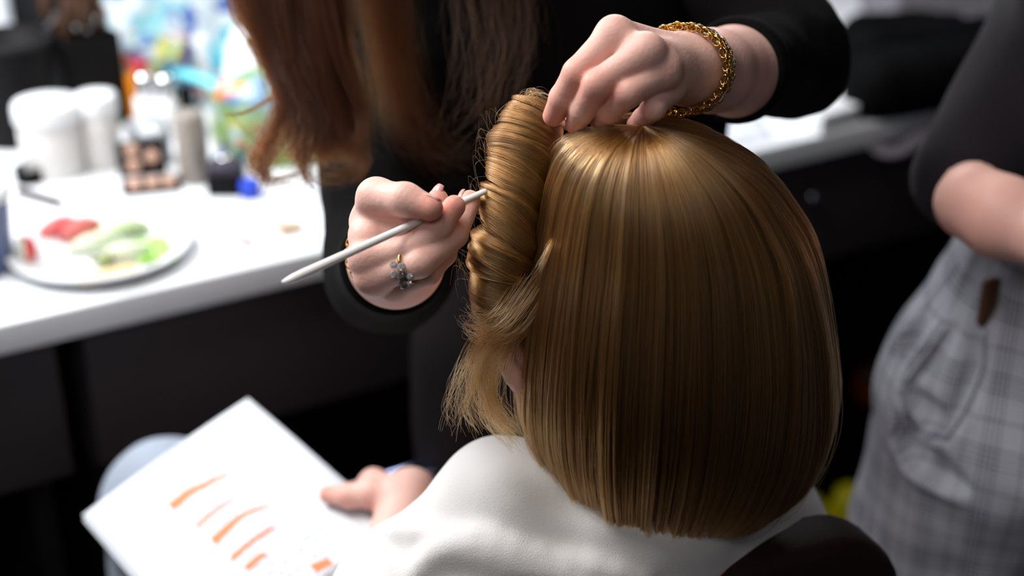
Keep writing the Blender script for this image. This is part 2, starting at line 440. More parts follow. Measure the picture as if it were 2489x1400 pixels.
def nail(parent, tip, axis, out, w=0.0052, l=0.0065):
    """a curved nail plate lying on a fingertip: axis = finger direction, out = outward from the nail bed"""
    a = np.asarray(axis, float); a /= np.linalg.norm(a); o = np.asarray(out, float); o = o-a*(o@a); o /= np.linalg.norm(o); s = np.cross(a, o)
    vs, fs = [], []; nu, nv = 7, 7
    for i in range(nu):
        for j in range(nv):
            x = -1+2*i/(nu-1); y = -1+2*j/(nv-1)
            wx = x*w*(1-0.28*max(0, y)**2-0.2*max(0, -y)**3)
            vs.append(np.asarray(tip)+s*wx+a*y*l+o*(0.0018*(1-x*x)-0.0006*y*y))
    for i in range(nu-1):
        for j in range(nv-1): fs.append((i*nv+j, (i+1)*nv+j, (i+1)*nv+j+1, i*nv+j+1))
    ob = mesh('fingernail', vs, fs, M_nail, parent)
    sm = ob.modifiers.new('thick', 'SOLIDIFY'); sm.thickness = 0.0006
    return ob

client = empty('person', B(0, 0, 0.0), 'seated person in white robe with golden brown bob, seen from behind', 'person')
hf = FQ+A3(0, 0, -0.12)
skull, face, ears, hh = head_prims(HC, hf, (0, 0, 1))
ears = ears[6:]+chain([P(1262, 940, 1.02), P(1246, 912, 1.015), P(1228, 874, 1.012), P(1216, 842, 1.012), P(1226, 815, 1.018), P(1256, 812, 1.03)], [.0062, .0060, .0058, .0058, .0056, .005])+[cone(P(1258, 910, 1.026), P(1248, 850, 1.026), .007, .008), cone(P(1262, 875, 1.035), HC+LQ*0.05-A3(0, 0, .035), .010, .03)]
neck = [cone(HC+A3(0.01, 0.0, -0.06)-FQ*0.01, B(0, -0.01, 0.97), 0.052, 0.058)]
torso = [cone(B(0, 0, 0.93), B(0, 0.03, 0.62), 0.10, 0.115), cone(B(0.13, 0, 0.92), B(-0.13, 0, 0.905), 0.045)]
sT, sL, sH = P(605, 972, 1.484), P(200, 1252, 1.41), P(828, 1192, 1.346)
ex = sT-sL; WP = np.linalg.norm(ex); ex = ex/WP
ey = sH-sT; ey = ey-ex*(ey@ex); ey /= np.linalg.norm(ey); ez = np.cross(ex, ey); ez *= np.sign(ez[2])
HP = WP*1.41
def paper_pt(u, v, lift=0.0):
    """u 0..1 from the left to the right edge, v 0..1 from the top edge down"""
    z = 0.010*math.sin(math.pi*v*0.8)*(1-0.4*u)+0.004*math.sin(2.5*u)
    return sL+ex*(u*WP)+ey*(v*HP)+ez*(z+lift)
def to_paper(u, v):
    r = FW+(u-1244.5)/FPX*RT-(v-700.0)/FPX*UP; t = ((sL-CAM)@ez)/(r@ez); p = CAM+r*t-sL
    return (p@ex)/WP, (p@ey)/HP
def PP(u, v, lift): return paper_pt(*to_paper(u, v), lift)
# left hand with the script (image: thumb on top of the sheets)
WL = PP(1005, 1222, 0.004)
lm = [(PP(912, 1182, -0.002), 0.0120), (PP(918, 1206, -0.012), 0.0118), (PP(928, 1232, -0.018), 0.0110), (PP(942, 1252, -0.020), 0.0100)]
lf = [[lm[0], (PP(858, 1196, -0.014), 0.0092), (PP(822, 1222, -0.013), 0.0080), (PP(800, 1244, -0.010), 0.0070)],
      [lm[1], (PP(862, 1222, -0.022), 0.0092), (PP(824, 1250, -0.018), 0.0080), (PP(802, 1268, -0.012), 0.0070)],
      [lm[2], (PP(872, 1250, -0.028), 0.0088), (PP(838, 1276, -0.020), 0.0078), (PP(818, 1290, -0.012), 0.0070)],
      [lm[3], (PP(890, 1272, -0.026), 0.0080), (PP(862, 1294, -0.018), 0.0070), (PP(846, 1304, -0.010), 0.0064)]]
lt = [(PP(965, 1236, 0.012), 0.0150), (PP(922, 1240, 0.016), 0.0135), (PP(866, 1246, 0.015), 0.0108), (PP(814, 1236, 0.010), 0.0084)]
lfore = [(WL, 0.026), (B(0.20, 0.10, 0.80), 0.034), (B(0.235, -0.01, 0.70), 0.042)]
gl = hand_field(WL, lfore, lm, lf, lt, 0.026)
# right hand resting on the lap
WR2 = B(-0.06, 0.33, 0.70)
rm = [(WR2+LQ*(0.03-0.02*i)+FQ*0.075-ZQ*0.005, 0.0115) for i in range(4)]
rf = [[rm[i], (rm[i][0]+FQ*0.035-ZQ*0.012, 0.0092), (rm[i][0]+FQ*0.052-ZQ*0.030, 0.0080), (rm[i][0]+FQ*0.055-ZQ*0.048, 0.0070)] for i in range(4)]
rt = [(WR2+LQ*0.02+FQ*0.02, 0.014), (WR2+LQ*0.045+FQ*0.045, 0.012), (WR2+LQ*0.05+FQ*0.072-ZQ*0.012, 0.0085)]
gr = hand_field(WR2, [(WR2, 0.026), (B(-0.15, 0.08, 0.70), 0.042)], rm, rf, rt, 0.026)
hipL, hipR = B(0.09, 0.06, 0.60), B(-0.09, 0.06, 0.60)
KL = P(410, 1222, 1.60); KR = KL+A3(0.05, -0.03, -0.15)
legs = [cone(hipL, KL, 0.075, 0.052), cone(hipR, KR, 0.075, 0.052), cone(KL, A3(KL[0]-0.02, KL[1]+0.05, 0.12), 0.05, 0.035), cone(KR, A3(KR[0]-0.02, KR[1]+0.05, 0.12), 0.05, 0.035),
        cone(A3(KL[0]-0.02, KL[1]+0.05, 0.06), A3(KL[0]-0.10, KL[1]+0.17, 0.04), 0.034, 0.026), cone(A3(KR[0]-0.02, KR[1]+0.05, 0.06), A3(KR[0]-0.10, KR[1]+0.17, 0.04), 0.034, 0.026)]
body = solid('body', [field_mesh([(skull, 0.03), (face, 0.012), (ears, 0.006), (neck, 0.02)], 0.0032, ks=0.014),
                      hand_mesh(gl, 0.0016), hand_mesh(gr, 0.0022),
                      field_mesh([(torso+legs+[cone(B(0.13, 0, 0.91), lfore[2][0], 0.045, 0.042), cone(B(-0.13, 0, 0.90), B(-0.15, 0.08, 0.70), 0.045, 0.042)], 0.04)], 0.010)], M_skin, client, 1,
             flush=[(lt[3][0], 0.012, 0.7), (lm[0][0], 0.012, 0.35), (PP(925, 1262, 0.01), 0.012, 0.5), (lt[2][0], 0.014, 0.3), (hh(0.085, -0.016, -0.01), 0.03, 0.25)])
nail(body, lt[3][0]+0.0066*A3(0, -0.35, 0.93), lt[3][0]-lt[2][0], A3(0, -0.35, 0.93))

# ---- robe
def cloth_noise(a, fr, seed):
    r = np.random.default_rng(seed); ds = r.normal(0, 1, (6, 3)); ds /= np.linalg.norm(ds, axis=1)[:, None]; ph = r.uniform(0, 6.28, 6); fs = fr*r.uniform(0.6, 1.7, 6)
    def f(X):
        s = 0
        for i in range(6): s = s+np.sin(X@(ds[i]*fs[i]).astype(np.float32)+ph[i]+1.3*np.sin(X@(ds[(i+1) % 6]*fs[i]*0.6).astype(np.float32)))
        return a*s/6
    return f
rn = cloth_noise(0.006, 38, 3); rn2 = cloth_noise(0.0022, 110, 4)
Lsh, Rsh = B(0.168, 0.03, 0.925), B(-0.125, 0.0, 0.905)
robe_p = [cone(B(0.045, -0.02, 1.005), B(0.098, 0.03, 1.000), 0.040, 0.040), cone(B(0.098, 0.03, 1.000), Lsh, 0.042, 0.062), cone(Lsh, lfore[2][0], 0.064, 0.062),
          cone(lfore[2][0], B(0.215, 0.08, 0.78), 0.062, 0.056),
          cone(B(-0.045, -0.02, 0.985), Rsh, 0.045, 0.056), cone(Rsh, B(-0.15, 0.08, 0.70), 0.058, 0.055), cone(B(-0.15, 0.08, 0.70), B(-0.09, 0.25, 0.70), 0.054, 0.048),
          cone(B(0, -0.035, 0.985), B(0, -0.02, 0.90), 0.055, 0.085), cone(B(0.09, -0.015, 0.91), B(0.08, 0.02, 0.62), 0.085, 0.10), cone(B(-0.09, -0.015, 0.90), B(-0.08, 0.02, 0.62), 0.08, 0.10),
          cone(B(0.09, 0.02, 0.60), B(0.07, 0.30, 0.64), 0.11, 0.09), cone(B(-0.09, 0.02, 0.60), B(-0.07, 0.30, 0.62), 0.11, 0.09)]
ridge = chain([P(905, 1330, 1.02), P(1020, 1322, 0.985), P(1130, 1330, 0.965), P(1260, 1362, 0.945), P(1420, 1392, 0.935), P(1560, 1415, 0.93)], [0.006, 0.010, 0.011, 0.010, 0.010, 0.008])
rv, rq = field_mesh([(robe_p, 0.045)], 0.009, disp=rn)
rbv = BVHTree.FromPolygons([tuple(v) for v in rv], [tuple(int(x) for x in p) for p in rq])
def rhit(u, v, lift):
    r = FW+(u-1244.5)/FPX*RT-(v-700.0)/FPX*UP; h_ = rbv.ray_cast(Vector(CAM), Vector(r/np.linalg.norm(r)))
    return np.array(h_[0])+np.array(h_[1])*lift if h_[0] is not None else None
ridges = []
for px, r_, lf_ in (([(905, 1285), (1000, 1296), (1110, 1312), (1240, 1336), (1400, 1372), (1560, 1412)], 0.009, 0.001), ([(1010, 1400), (1060, 1345), (1120, 1330), (1230, 1352), (1340, 1385), (1450, 1425)], 0.013, 0.0)):
    pp = np.array([q for q in (rhit(u, v, lf_) for u, v in spline(px, 14)) if q is not None])
    ridges += chain(list(pp), list(r_*np.sin(np.linspace(0.4, 2.75, len(pp)))))
robe = solid('robe', [field_mesh([(robe_p, 0.045), (ridges, 0.004)], 0.0042, disp=lambda X: rn(X)+rn2(X), ks=0.012)], M_robe, client, 1)
# pale garment over the legs
kn = cloth_noise(0.005, 55, 9)
solid('trousers', [field_mesh([([cone(hipL, KL, 0.095, 0.066), cone(hipR, KR, 0.095, 0.070), cone(KL, A3(KL[0]-0.05, KL[1]+0.0, 0.15), 0.068, 0.07), cone(KR, A3(KR[0]-0.02, KR[1]+0.05, 0.15), 0.075, 0.065)], 0.03)], 0.006, disp=kn)], M_pale, client, 1)
for s, K in ((1, KL), (-1, KR)):
    a = A3(K[0]-0.03, K[1]+0.03, 0.045)
    solid('shoe', [field_mesh([([cone(a, a+A3(-0.09, 0.14, -0.008), 0.042, 0.034), cone(a, a+A3(0, 0, 0.05), 0.042, 0.045)], 0.02)], 0.006, cuts=[((0, 0, 0.004), (0, 0, -1))])], M_dark, client)

# ---- bob hair
W_XY = A3(0.088, 0.905); A_XY = A3(0.100, 0.93)
prof = {
 'R': [(0, 1.300), (.032, 1.2935), (.061, 1.278), (.081, 1.262), (.098, 1.237), (.113, 1.212), (.124, 1.18), (.133, 1.146), (.140, 1.112), (.1445, 1.084), (.143, 1.055), (.136, 1.028), (.120, 1.008), (.100, .998)],
 'B': [(0, 1.300), (.035, 1.296), (.065, 1.280), (.088, 1.255), (.104, 1.222), (.113, 1.185), (.118, 1.150), (.119, 1.115), (.115, 1.080), (.107, 1.050), (.097, 1.025), (.086, 1.008), (.078, .998), (.070, .990)],
 'L': [(0, 1.300), (.032, 1.298), (.058, 1.289), (.072, 1.268), (.080, 1.238), (.086, 1.205), (.092, 1.170), (.096, 1.135), (.098, 1.105), (.096, 1.078), (.086, 1.055), (.070, 1.035), (.058, 1.018), (.050, 1.005)],
 'F': [(0, 1.300), (.035, 1.295), (.060, 1.282), (.080, 1.260), (.092, 1.230), (.098, 1.195), (.100, 1.160), (.102, 1.125), (.103, 1.100), (.102, 1.080), (.098, 1.060), (.090, 1.040), (.080, 1.028), (.070, 1.020)]}
def resample(p, n=64):
    p = spline(p, 200); s = np.r_[0, np.cumsum(np.linalg.norm(np.diff(p, axis=0), axis=1))]; s /= s[-1]
    t = np.linspace(0, 1, n); return np.stack([np.interp(t, s, p[:, 0]), np.interp(t, s, p[:, 1])], 1)
PR = {k: resample(v) for k, v in prof.items()}
def hair_surf(th, s, off=0.0):
    """th: azimuth from the back, + to the right; s 0..1 from whorl to hem; off: outward offset. arrays"""
    s = np.clip(s, 0, 1.06); i = np.clip((s*63).astype(int), 0, 62); f = s*63-i
    def pr(k):
        a = PR[k]; return a[i, 0]*(1-f)+a[i+1, 0]*f, a[i, 1]*(1-f)+a[i+1, 1]*f
    (rR, zR), (rB, zB), (rL, zL), (rF, zF) = pr('R'), pr('B'), pr('L'), pr('F')
    c, q = np.cos(th), np.sin(th)
    wB = np.where(c > 0, c*c, 0); wF = np.where(c < 0, c*c, 0); wR = np.where(q > 0, q*q, 0); wL = np.where(q < 0, q*q, 0)
    r = wB*rB+wF*rF+wR*rR+wL*rL+off; z = wB*zB+wF*zF+wR*zR+wL*zL
    b = np.clip(s/0.4, 0, 1); b = b*b*(3-2*b)
    cx = W_XY[0]+(A_XY[0]-W_XY[0])*b; cy = W_XY[1]+(A_XY[1]-W_XY[1])*b
    return np.stack([cx+r*np.sin(th), cy-r*np.cos(th), z+off*0.5*(1-np.minimum(1, s*2.2))], -1)
TH0, TH1 = math.radians(-92), math.radians(205)
nth, ns = 90, 48
vs = []; fs = []
for off in (-0.008,):
    for i in range(nth):
        th = TH0+(TH1-TH0)*i/(nth-1)
        vs += [tuple(v) for v in hair_surf(np.full(ns, th), np.linspace(0, 0.955, ns), off*np.clip(np.linspace(0, 6, ns), 0.5, 1))]
for i in range(nth-1):
    for j in range(ns-1): fs.append((i*ns+j, (i+1)*ns+j, (i+1)*ns+j+1, i*ns+j+1))
hair = mesh('bob_hair', vs, fs, M_hairbase, client); hair['label'] = 'smooth golden brown bob with one side rolled up'
N = 25000; K = 14
th = RNG.uniform(TH0, TH1, N)
keep = (th < math.radians(125)) | (RNG.uniform(0, 1, N) < 0.35); th = th[keep]; N = len(th)
nbl = 40; bl_c = np.sort(RNG.uniform(TH0, TH1, nbl)); bi = np.clip(np.searchsorted(bl_c, th+RNG.normal(0, 0.03, N)), 0, nbl-1)
bl_off = RNG.normal(0, 0.0026, nbl); bl_am = RNG.normal(0, 0.035, nbl); bl_ph = RNG.uniform(0, 6.28, nbl); bl_end = RNG.normal(0, 0.020, nbl); bl_fr = RNG.uniform(2.0, 5.0, nbl)
cross = (RNG.uniform(0, 1, N) < 0.07)*RNG.normal(0, 0.10, N)
ncl = 420; cl_pull = RNG.uniform(0.1, 0.75, 420); cl = np.sort(RNG.uniform(TH0, TH1, ncl)); ci = np.clip(np.searchsorted(cl, th+RNG.normal(0, 0.012, N)), 0, ncl-1)
cl_off = RNG.normal(0, 0.0022, ncl); cl_ph = RNG.uniform(0, 6.28, ncl); cl_end = RNG.normal(0, 0.020, ncl); cl_am = RNG.uniform(0.0, 0.020, ncl)
s0 = np.clip(RNG.uniform(0, 1, N)**0.8*0.46, 0.004, 1)
s1 = np.clip(1.0+cl_end[ci]+bl_end[bi]-np.abs(RNG.normal(0, 0.032, N))-0.03*(RNG.uniform(0, 1, N) < 0.12)*RNG.uniform(0, 1, N), 0.86, 1.03)
layer = -0.0065*(s0/0.46)+RNG.normal(0, 0.0007, N)
pts = np.zeros((N, K, 3)); t = np.linspace(0, 1, K); ph = RNG.uniform(0, 6.28, N); fly = (RNG.uniform(0, 1, N) < 0.012)*RNG.uniform(0.2, 1.0, N)
for k in range(K):
    s = s0+(s1-s0)*t[k]
    pull = cl_pull[ci]*np.clip(t[k]*1.6, 0, 1)
    a = th+(cl[ci]-th)*pull+cl_am[ci]*np.sin(3.2*s+cl_ph[ci])*t[k]+bl_am[bi]*np.sin(bl_fr[bi]*s+bl_ph[bi])*np.clip(s*1.5, 0, 1)+cross*t[k]
    o = layer*(1-0.3*t[k])+bl_off[bi]*np.clip(s*2, 0, 1)*(0.6+0.6*np.sin(bl_fr[bi]*1.3*s+bl_ph[bi]))+cl_off[ci]*np.clip(s*2.5, 0, 1)*(0.75+0.5*np.sin(5*s+cl_ph[ci]))+0.0005*np.sin(ph+9*t[k])+fly*0.012*t[k]*np.sin(ph*3+1.2+2*t[k])
    pts[:, k] = hair_surf(a, s, o)
strands('hair_strands', pts, 0.00018, 0.00009, M_hair, hair)

# ---- the side section rolled up towards the crown
RA, RB = P(1292, 262, 1.000), P(1222, 770, 1.02)
rax = spline([P(1300, 250, 1.000), P(1278, 330, 0.998), P(1258, 430, 0.995), P(1232, 550, 0.995), P(1212, 660, 1.0), P(1215, 775, 1.01)], 101)
rrad = np.interp(np.linspace(0, 1, 101), [0, .08, .2, .4, .6, .8, 1], [0.014, 0.0185, 0.0225, 0.0215, 0.0205, 0.021, 0.018])
bump = 1+0.03*np.sin(np.linspace(0, 1, 101)*6.28*4.6+0.6)*np.linspace(0.3, 1, 101)
def roll_pt(sv, phi, rs):
    i = np.clip((np.clip(sv, 0, 0.9999)*100).astype(int), 0, 99); f = (np.clip(sv, 0, 1)*100-i)[:, None]
    c = rax[i]*(1-f)+rax[i+1]*f; tv = rax[np.minimum(i+2, 100)]-rax[np.maximum(i-1, 0)]; tv /= np.linalg.norm(tv, axis=1)[:, None]
    view = -FW; right = np.cross(view, tv); right /= np.linalg.norm(right, axis=1)[:, None]      # picture right
    right *= np.sign(right[:, :1]+1e-9); frontv = np.cross(right, tv); frontv *= np.sign(frontv@view)[:, None]
    R = (rrad[i]*bump[i])[:, None]*rs[:, None]
    return c+R*(np.cos(phi)[:, None]*right+np.sin(phi)[:, None]*frontv)
NR = 13000; KR_ = 26
sv = RNG.uniform(-0.02, 1.02, NR); slow = 0.020*np.sin(sv*41+1.3*np.sin(sv*17)); ncr = 70; cc = np.sort(RNG.uniform(0, 1, ncr)); cid = np.clip(np.searchsorted(cc, sv+RNG.normal(0, 0.012, NR)), 0, ncr-1)
spread = RNG.normal(0, 1, NR); endturn = RNG.uniform(3.4, 8.0, NR); rs0 = 1+RNG.normal(0, 0.02, NR)-np.abs(RNG.normal(0, 0.05, NR)); cls = RNG.normal(0, 0.028, ncr); clsh = RNG.normal(0, 0.010, ncr)
lobe_c = np.array([.02, .12, .22, .31, .42, .52, .61, .71, .81, .90, 1.0]); li_ = np.abs(sv[:, None]+RNG.normal(0, .008, (NR, 1))-lobe_c[None]).argmin(1)
lobe_x = (sv-lobe_c[li_])/0.055; lobe_r = 0.15*(1-np.clip(np.abs(lobe_x), 0, 1.2)**2)-0.07; lobe_b = RNG.normal(0, 0.05, 11); lobe_t = RNG.normal(0.014, 0.007, 11)
pts = np.zeros((NR, KR_, 3)); tt = np.linspace(0, 1, KR_)
for k in range(KR_):
    phi = -0.9+(endturn+0.9)*tt[k]
    lead = np.clip(1-(phi+0.9)/2.6, 0, 1)
    s = sv+(cc[cid]-sv)*0.17*np.sin(np.clip(phi/2.2, 0, 1)*3.14)+0.17*lead**1.6*(1-0.5*sv)-0.025*np.clip(phi-1.5, 0, 9)/3+clsh[cid]*np.clip(phi, 0, 2)+slow*np.clip(phi, 0, 2)*0.5-lobe_x*0.009*np.clip(phi-0.6, 0, 1.6)-lobe_t[li_]*np.clip(phi-0.5, 0, 3)
    rs = rs0+lobe_r+lobe_b[li_]+cls[cid]*np.clip(phi/1.5, 0, 1)+0.25*lead**2-0.05*np.clip(phi-3.2, 0, 9)+0.012*np.sin(ph[:NR]+5*tt[k])
    pts[:, k] = roll_pt(s, phi, rs)
roll_core = []
for i in range(0, 101, 4): roll_core.append(rax[i])
roll = tube('hair_roll', np.array(roll_core), rrad[::4]*0.80*np.r_[0.3, np.ones(24), 0.4], mat('roll_mass', (96, 56, 24), .6, spec=.2), hair, 16)
strands('roll_strands', pts, 0.00013, 0.00009, M_hair, hair)
# short wisps that escape from the roll
ws = []
for i in range(46):
    q = RNG.uniform(0.02, 0.98); c0 = roll_pt(np.array([q]), np.array([2.2]), np.array([0.95]))[0]; c1_ = roll_pt(np.array([q]), np.array([2.9]), np.array([1.05]))[0]
    ou = RNG.uniform(0.002, 0.010); dz = RNG.normal(0, 0.007)
    c2_ = c1_-RT*ou+UP*(0.006+dz); c3_ = c2_-RT*RNG.uniform(-0.006, 0.004)-UP*RNG.uniform(0.004, 0.020)+FW*RNG.normal(0, 0.006)
    ws.append(spline([c0, c1_, c2_, c3_], 14))
for i in range(60):
    b0 = P(RNG.uniform(1290, 1345), RNG.uniform(228, 262), RNG.uniform(0.975, 1.0)); c0 = P(RNG.uniform(1262, 1300), RNG.uniform(215, 250), 0.985); d0 = P(RNG.uniform(1265, 1300), RNG.uniform(240, 275), 0.985)
    ws.append(spline([b0, 0.5*(b0+c0)+A3(0, 0, 0.004), c0, d0], 14))
strands('stray_hairs', np.array(ws), 0.00009, 0.00005, M_hair, hair)
# lower end of the section: loose lengths in front of the ear
tails = [([P(1262, 790, 1.0), P(1200, 835, .99), P(1165, 905, .985), P(1185, 985, .985), P(1255, 1065, .985)], 170, (0.005, 0.005)),
         ([P(1255, 800, 1.0), P(1215, 850, .992), P(1195, 930, .99), P(1200, 1010, .99), P(1258, 1072, .99)], 150, (0.006, 0.005)),
         ([P(1250, 800, 1.0), P(1185, 840, .99), P(1150, 930, .985), P(1135, 990, .985), P(1160, 1045, .985)], 60, (0.004, 0.003)),
         ([P(1240, 790, 1.0), P(1165, 830, .99), P(1115, 920, .98), P(1095, 985, .98), P(1100, 1030, .98)], 34, (0.004, 0.004)),
         ([P(1240, 790, 1.0), P(1160, 820, .99), P(1120, 900, .98), P(1120, 960, .98), P(1095, 1050, .98)], 24, (0.004, 0.005)),
         ([P(1290, 700, .99), P(1240, 770, .982), P(1190, 800, .985), P(1160, 790, .99), P(1150, 770, 1.0)], 170, (0.008, 0.006)),
         ([P(1352, 560, .972), P(1338, 590, .960), P(1323, 625, .955), P(1303, 670, .955), P(1290, 725, .972)], 34, (0.0005, 0.0009))]
for g, n, sp in tails: strands('loose_lock', bundle(g, n, 18, sp, wave=0.003), 0.00012, 0.00006, M_hair, hair)

# ---- the script: three stapled sheets
M_paper = bpy.data.materials.new('script_page'); M_paper.use_nodes = True
nt = M_paper.node_tree; b = nt.nodes['Principled BSDF']; b.inputs['Roughness'].default_value = 0.8
def mnode(t, **kw):
    n = nt.nodes.new(t)
    for k, v in kw.items(): setattr(n, k, v)
    return n
uvn = mnode('ShaderNodeUVMap'); sep = mnode('ShaderNodeSeparateXYZ'); nt.links.new(uvn.outputs[0], sep.inputs[0])
def math_(op, a, b_=None, clamp=False):
    n = mnode('ShaderNodeMath', operation=op, use_clamp=clamp)
    for i, x in enumerate((a, b_)):
        if x is None: continue
        if isinstance(x, (int, float)): n.inputs[i].default_value = x
        else: nt.links.new(x, n.inputs[i])
    return n.outputs[0]
U_, V_ = sep.outputs[0], sep.outputs[1]
line = math_('FRACT', math_('MULTIPLY', V_, 34.0)); row = math_('FLOOR', math_('MULTIPLY', V_, 34.0))
inl = math_('MULTIPLY', math_('GREATER_THAN', line, 0.35), math_('LESS_THAN', line, 0.75))
cmb = mnode('ShaderNodeCombineXYZ'); nt.links.new(math_('MULTIPLY', U_, 55.0), cmb.inputs[0]); nt.links.new(math_('MULTIPLY', row, 7.31), cmb.inputs[1])
nz = mnode('ShaderNodeTexNoise'); nz.inputs['Scale'].default_value = 1.0; nt.links.new(cmb.outputs[0], nz.inputs['Vector'])
words = math_('GREATER_THAN', nz.outputs['Fac'], 0.50)
cm2 = mnode('ShaderNodeCombineXYZ'); nt.links.new(math_('MULTIPLY', row, 3.17), cm2.inputs[0])
nz2 = mnode('ShaderNodeTexWhiteNoise', noise_dimensions='1D'); nt.links.new(row, nz2.inputs['W'])
width_ok = math_('LESS_THAN', math_('ABSOLUTE', math_('SUBTRACT', U_, 0.5)), math_('MULTIPLY_ADD', nz2.outputs['Value'], 0.28) if False else math_('ADD', math_('MULTIPLY', nz2.outputs['Value'], 0.25), 0.12))
ink = math_('MULTIPLY', math_('MULTIPLY', inl, words), width_ok)
mx = mnode('ShaderNodeMix', data_type='RGBA'); mx.inputs['A'].default_value = lin((214, 216, 222)); mx.inputs['B'].default_value = lin((166, 169, 182))
nt.links.new(ink, mx.inputs['Factor']); nt.links.new(mx.outputs['Result'], b.inputs['Base Color'])
M_blank = mat('blank_paper', (214, 216, 224), 0.8)
M_orange = mat('orange_highlighter', (232, 126, 78), 0.7)
script = empty('script', paper_pt(0.5, 0.5), 'white stapled script pages with orange highlighting in the client hand', 'paper')
for q, (du, dv, lift) in enumerate(((0, 0, 0), (-0.012, 0.022, -0.0016), (0.006, 0.03, -0.0030))):
    vs, fs, uv = [], [], []
    nu, nv = 14, 20
    for j in range(nv+1):
        for i in range(nu+1):
            vs.append(paper_pt(i/nu+du, j/nv+dv, lift-0.0006*(q > 0)*(i/nu))); uv.append((i/nu, 1-j/nv))
    for j in range(nv):
        for i in range(nu): a = j*(nu+1)+i; fs.append((a, a+1, a+nu+2, a+nu+1))
    o = mesh('page', vs, fs, M_paper if q == 0 else M_blank, script)
    ul = o.data.uv_layers.new(name='UVMap')
    for lp in o.data.loops: ul.data[lp.index].uv = uv[lp.vertex_index]
    sm = o.modifiers.new('thick', 'SOLIDIFY'); sm.thickness = 0.0003
for pl, w0, w1 in (([(425, 1248), (470, 1212), (520, 1188), (565, 1165)], 0.0075, 0.0022), ([(488, 1300), (520, 1272), (550, 1247), (588, 1232)], 0.003, 0.001),
                   ([(530, 1338), (570, 1298), (610, 1268), (668, 1247)], 0.0065, 0.0014), ([(575, 1380), (610, 1348), (640, 1325), (678, 1302)], 0.0036, 0.0020),
                   ([(610, 1402), (645, 1372), (660, 1368)], 0.0042, 0.003), ([(770, 1400), (790, 1390), (812, 1380)], 0.006, 0.005)):
    c = np.array([to_paper(*p) for p in pl]); c = spline(c, 14); vs, fs = [], []
    for i, (u, v) in enumerate(c):
        w = (w0+(w1-w0)*i/13)/HP; vs += [paper_pt(u, v-w, 0.0007), paper_pt(u, v+w, 0.0007)]
    for i in range(13): fs.append((2*i, 2*i+1, 2*i+3, 2*i+2))
    mesh('highlight_mark', vs, fs, M_orange, script)

# ---- salon chair
M_leather = mat('dark_brown_leather', (44, 28, 26), 0.6, spec=0.25, var=0.15, vscale=20, bump=0.2, bscale=300)
M_chrome = mat('chrome', (150, 165, 200), 0.18, metal=1.0)
chair = empty('salon_chair', B(0, 0.12, 0.0), 'dark brown leather salon chair the client sits in', 'chair')
ct, cr = PZ(1600, 1398, 0.985), PZ(2070, 1262, 0.985)
cd = cr-ct; cd /= np.linalg.norm(cd); cb = np.cross(A3(0, 0, 1), cd)*-1          # cb: towards the camera side
cmid = cr+cd*0.055-cd*0.27
def chair_sheet(name, half, z0, z1, thick, corner, m, parent):
    """rounded upright pad"""
    ol = []
    for cx, cz, a0 in ((half-corner, z1-corner, 0), (-half+corner, z1-corner, 90), (-half+corner, z0+corner, 180), (half-corner, z0+corner, 270)):
        for q in range(9):
            a = math.radians(a0+q*90/8); ol.append((cx+corner*math.cos(a), cz+corner*math.sin(a)))
    bm = bmesh.new(); fr = [bm.verts.new(cmid+cd*x+A3(0, 0, z)+cb*(thick/2-0.02*((z-z0)/(z1-z0))**2)) for x, z in ol]; bk = [bm.verts.new(cmid+cd*x+A3(0, 0, z)-cb*(thick/2+0.02*((z-z0)/(z1-z0))**2)) for x, z in ol]
    bm.faces.new(fr); bm.faces.new(bk[::-1]); n = len(ol)
    for i in range(n): bm.faces.new((fr[i], bk[i], bk[(i+1) % n], fr[(i+1) % n]))
    return bm_obj(name, bm, m, parent, bevel=0.012)
cmid = cmid*A3(1, 1, 0)
chair_sheet('backrest', 0.27, 0.50, 0.968, 0.05, 0.07, M_leather, chair)
sc = B(0.0, 0.16, 0.455)
box('seat', 0.50, 0.50, 0.11, frame(sc, cd), M_leather, chair, bevel=0.03)
for s in (-1, 1):
    box('armrest', 0.05, 0.40, 0.04, frame(sc+cd*s*0.285+A3(0, 0, 0.20), cd), M_leather, chair, bevel=0.015)
    tube('arm_support', [sc+cd*s*0.285-cb*0.12+A3(0, 0, 0.19), sc+cd*s*0.285-cb*0.12-A3(0, 0, 0.02), sc+cd*s*0.22-cb*0.12-A3(0, 0, 0.05)], 0.012, M_chrome, chair)
lathe('column', [(0.03, 0.40), (0.03, 0.06), (0.12, 0.05)], frame((sc[0], sc[1], 0)), M_chrome, chair, 24)
lathe('base', [(0, 0.05), (0.24, 0.035), (0.27, 0.02), (0.27, 0.0), (0, 0.0)], frame((sc[0], sc[1], 0)), M_chrome, chair, 40)
fr_ = P(965, 1160, 1.62)
tube('footrest', [fr_-E*0.22, fr_-E*0.05, fr_+E*0.12, fr_+E*0.25], 0.012, M_chrome, chair)

# ================================================================== person 2: the stylist
M_knit = mat('black_knit', (10, 8, 9), 0.9, spec=0.12, bump=0.5, bscale=500)
M_skirt = mat('dark_brown_cloth', (24, 19, 21), 0.95, spec=0.1, var=0.2, vscale=10, bump=0.3, bscale=500)
M_auburn = hair_mat('auburn_hair', (0.040, 0.010, 0.0022), 0.25, 0.35, 0.35, 0.0, 1.3)
M_auburn_base = mat('auburn_hair_mass', (30, 14, 8), 0.7, spec=0.1)
M_gold = mat('gold', (206, 164, 92), 0.2, metal=1.0, var=0.1, vscale=200)
M_gem = mat('clear_crystal', (235, 240, 245), 0.03, spec=0.8, trans=0.75, ior=1.8)
M_darkgem = mat('smoky_crystal', (120, 110, 100), 0.08, spec=0.8, trans=0.4, ior=1.7)
sty = empty('person', (-0.02, 1.42, 0), 'stylist in black sweater with long auburn hair leaning over the client', 'person')
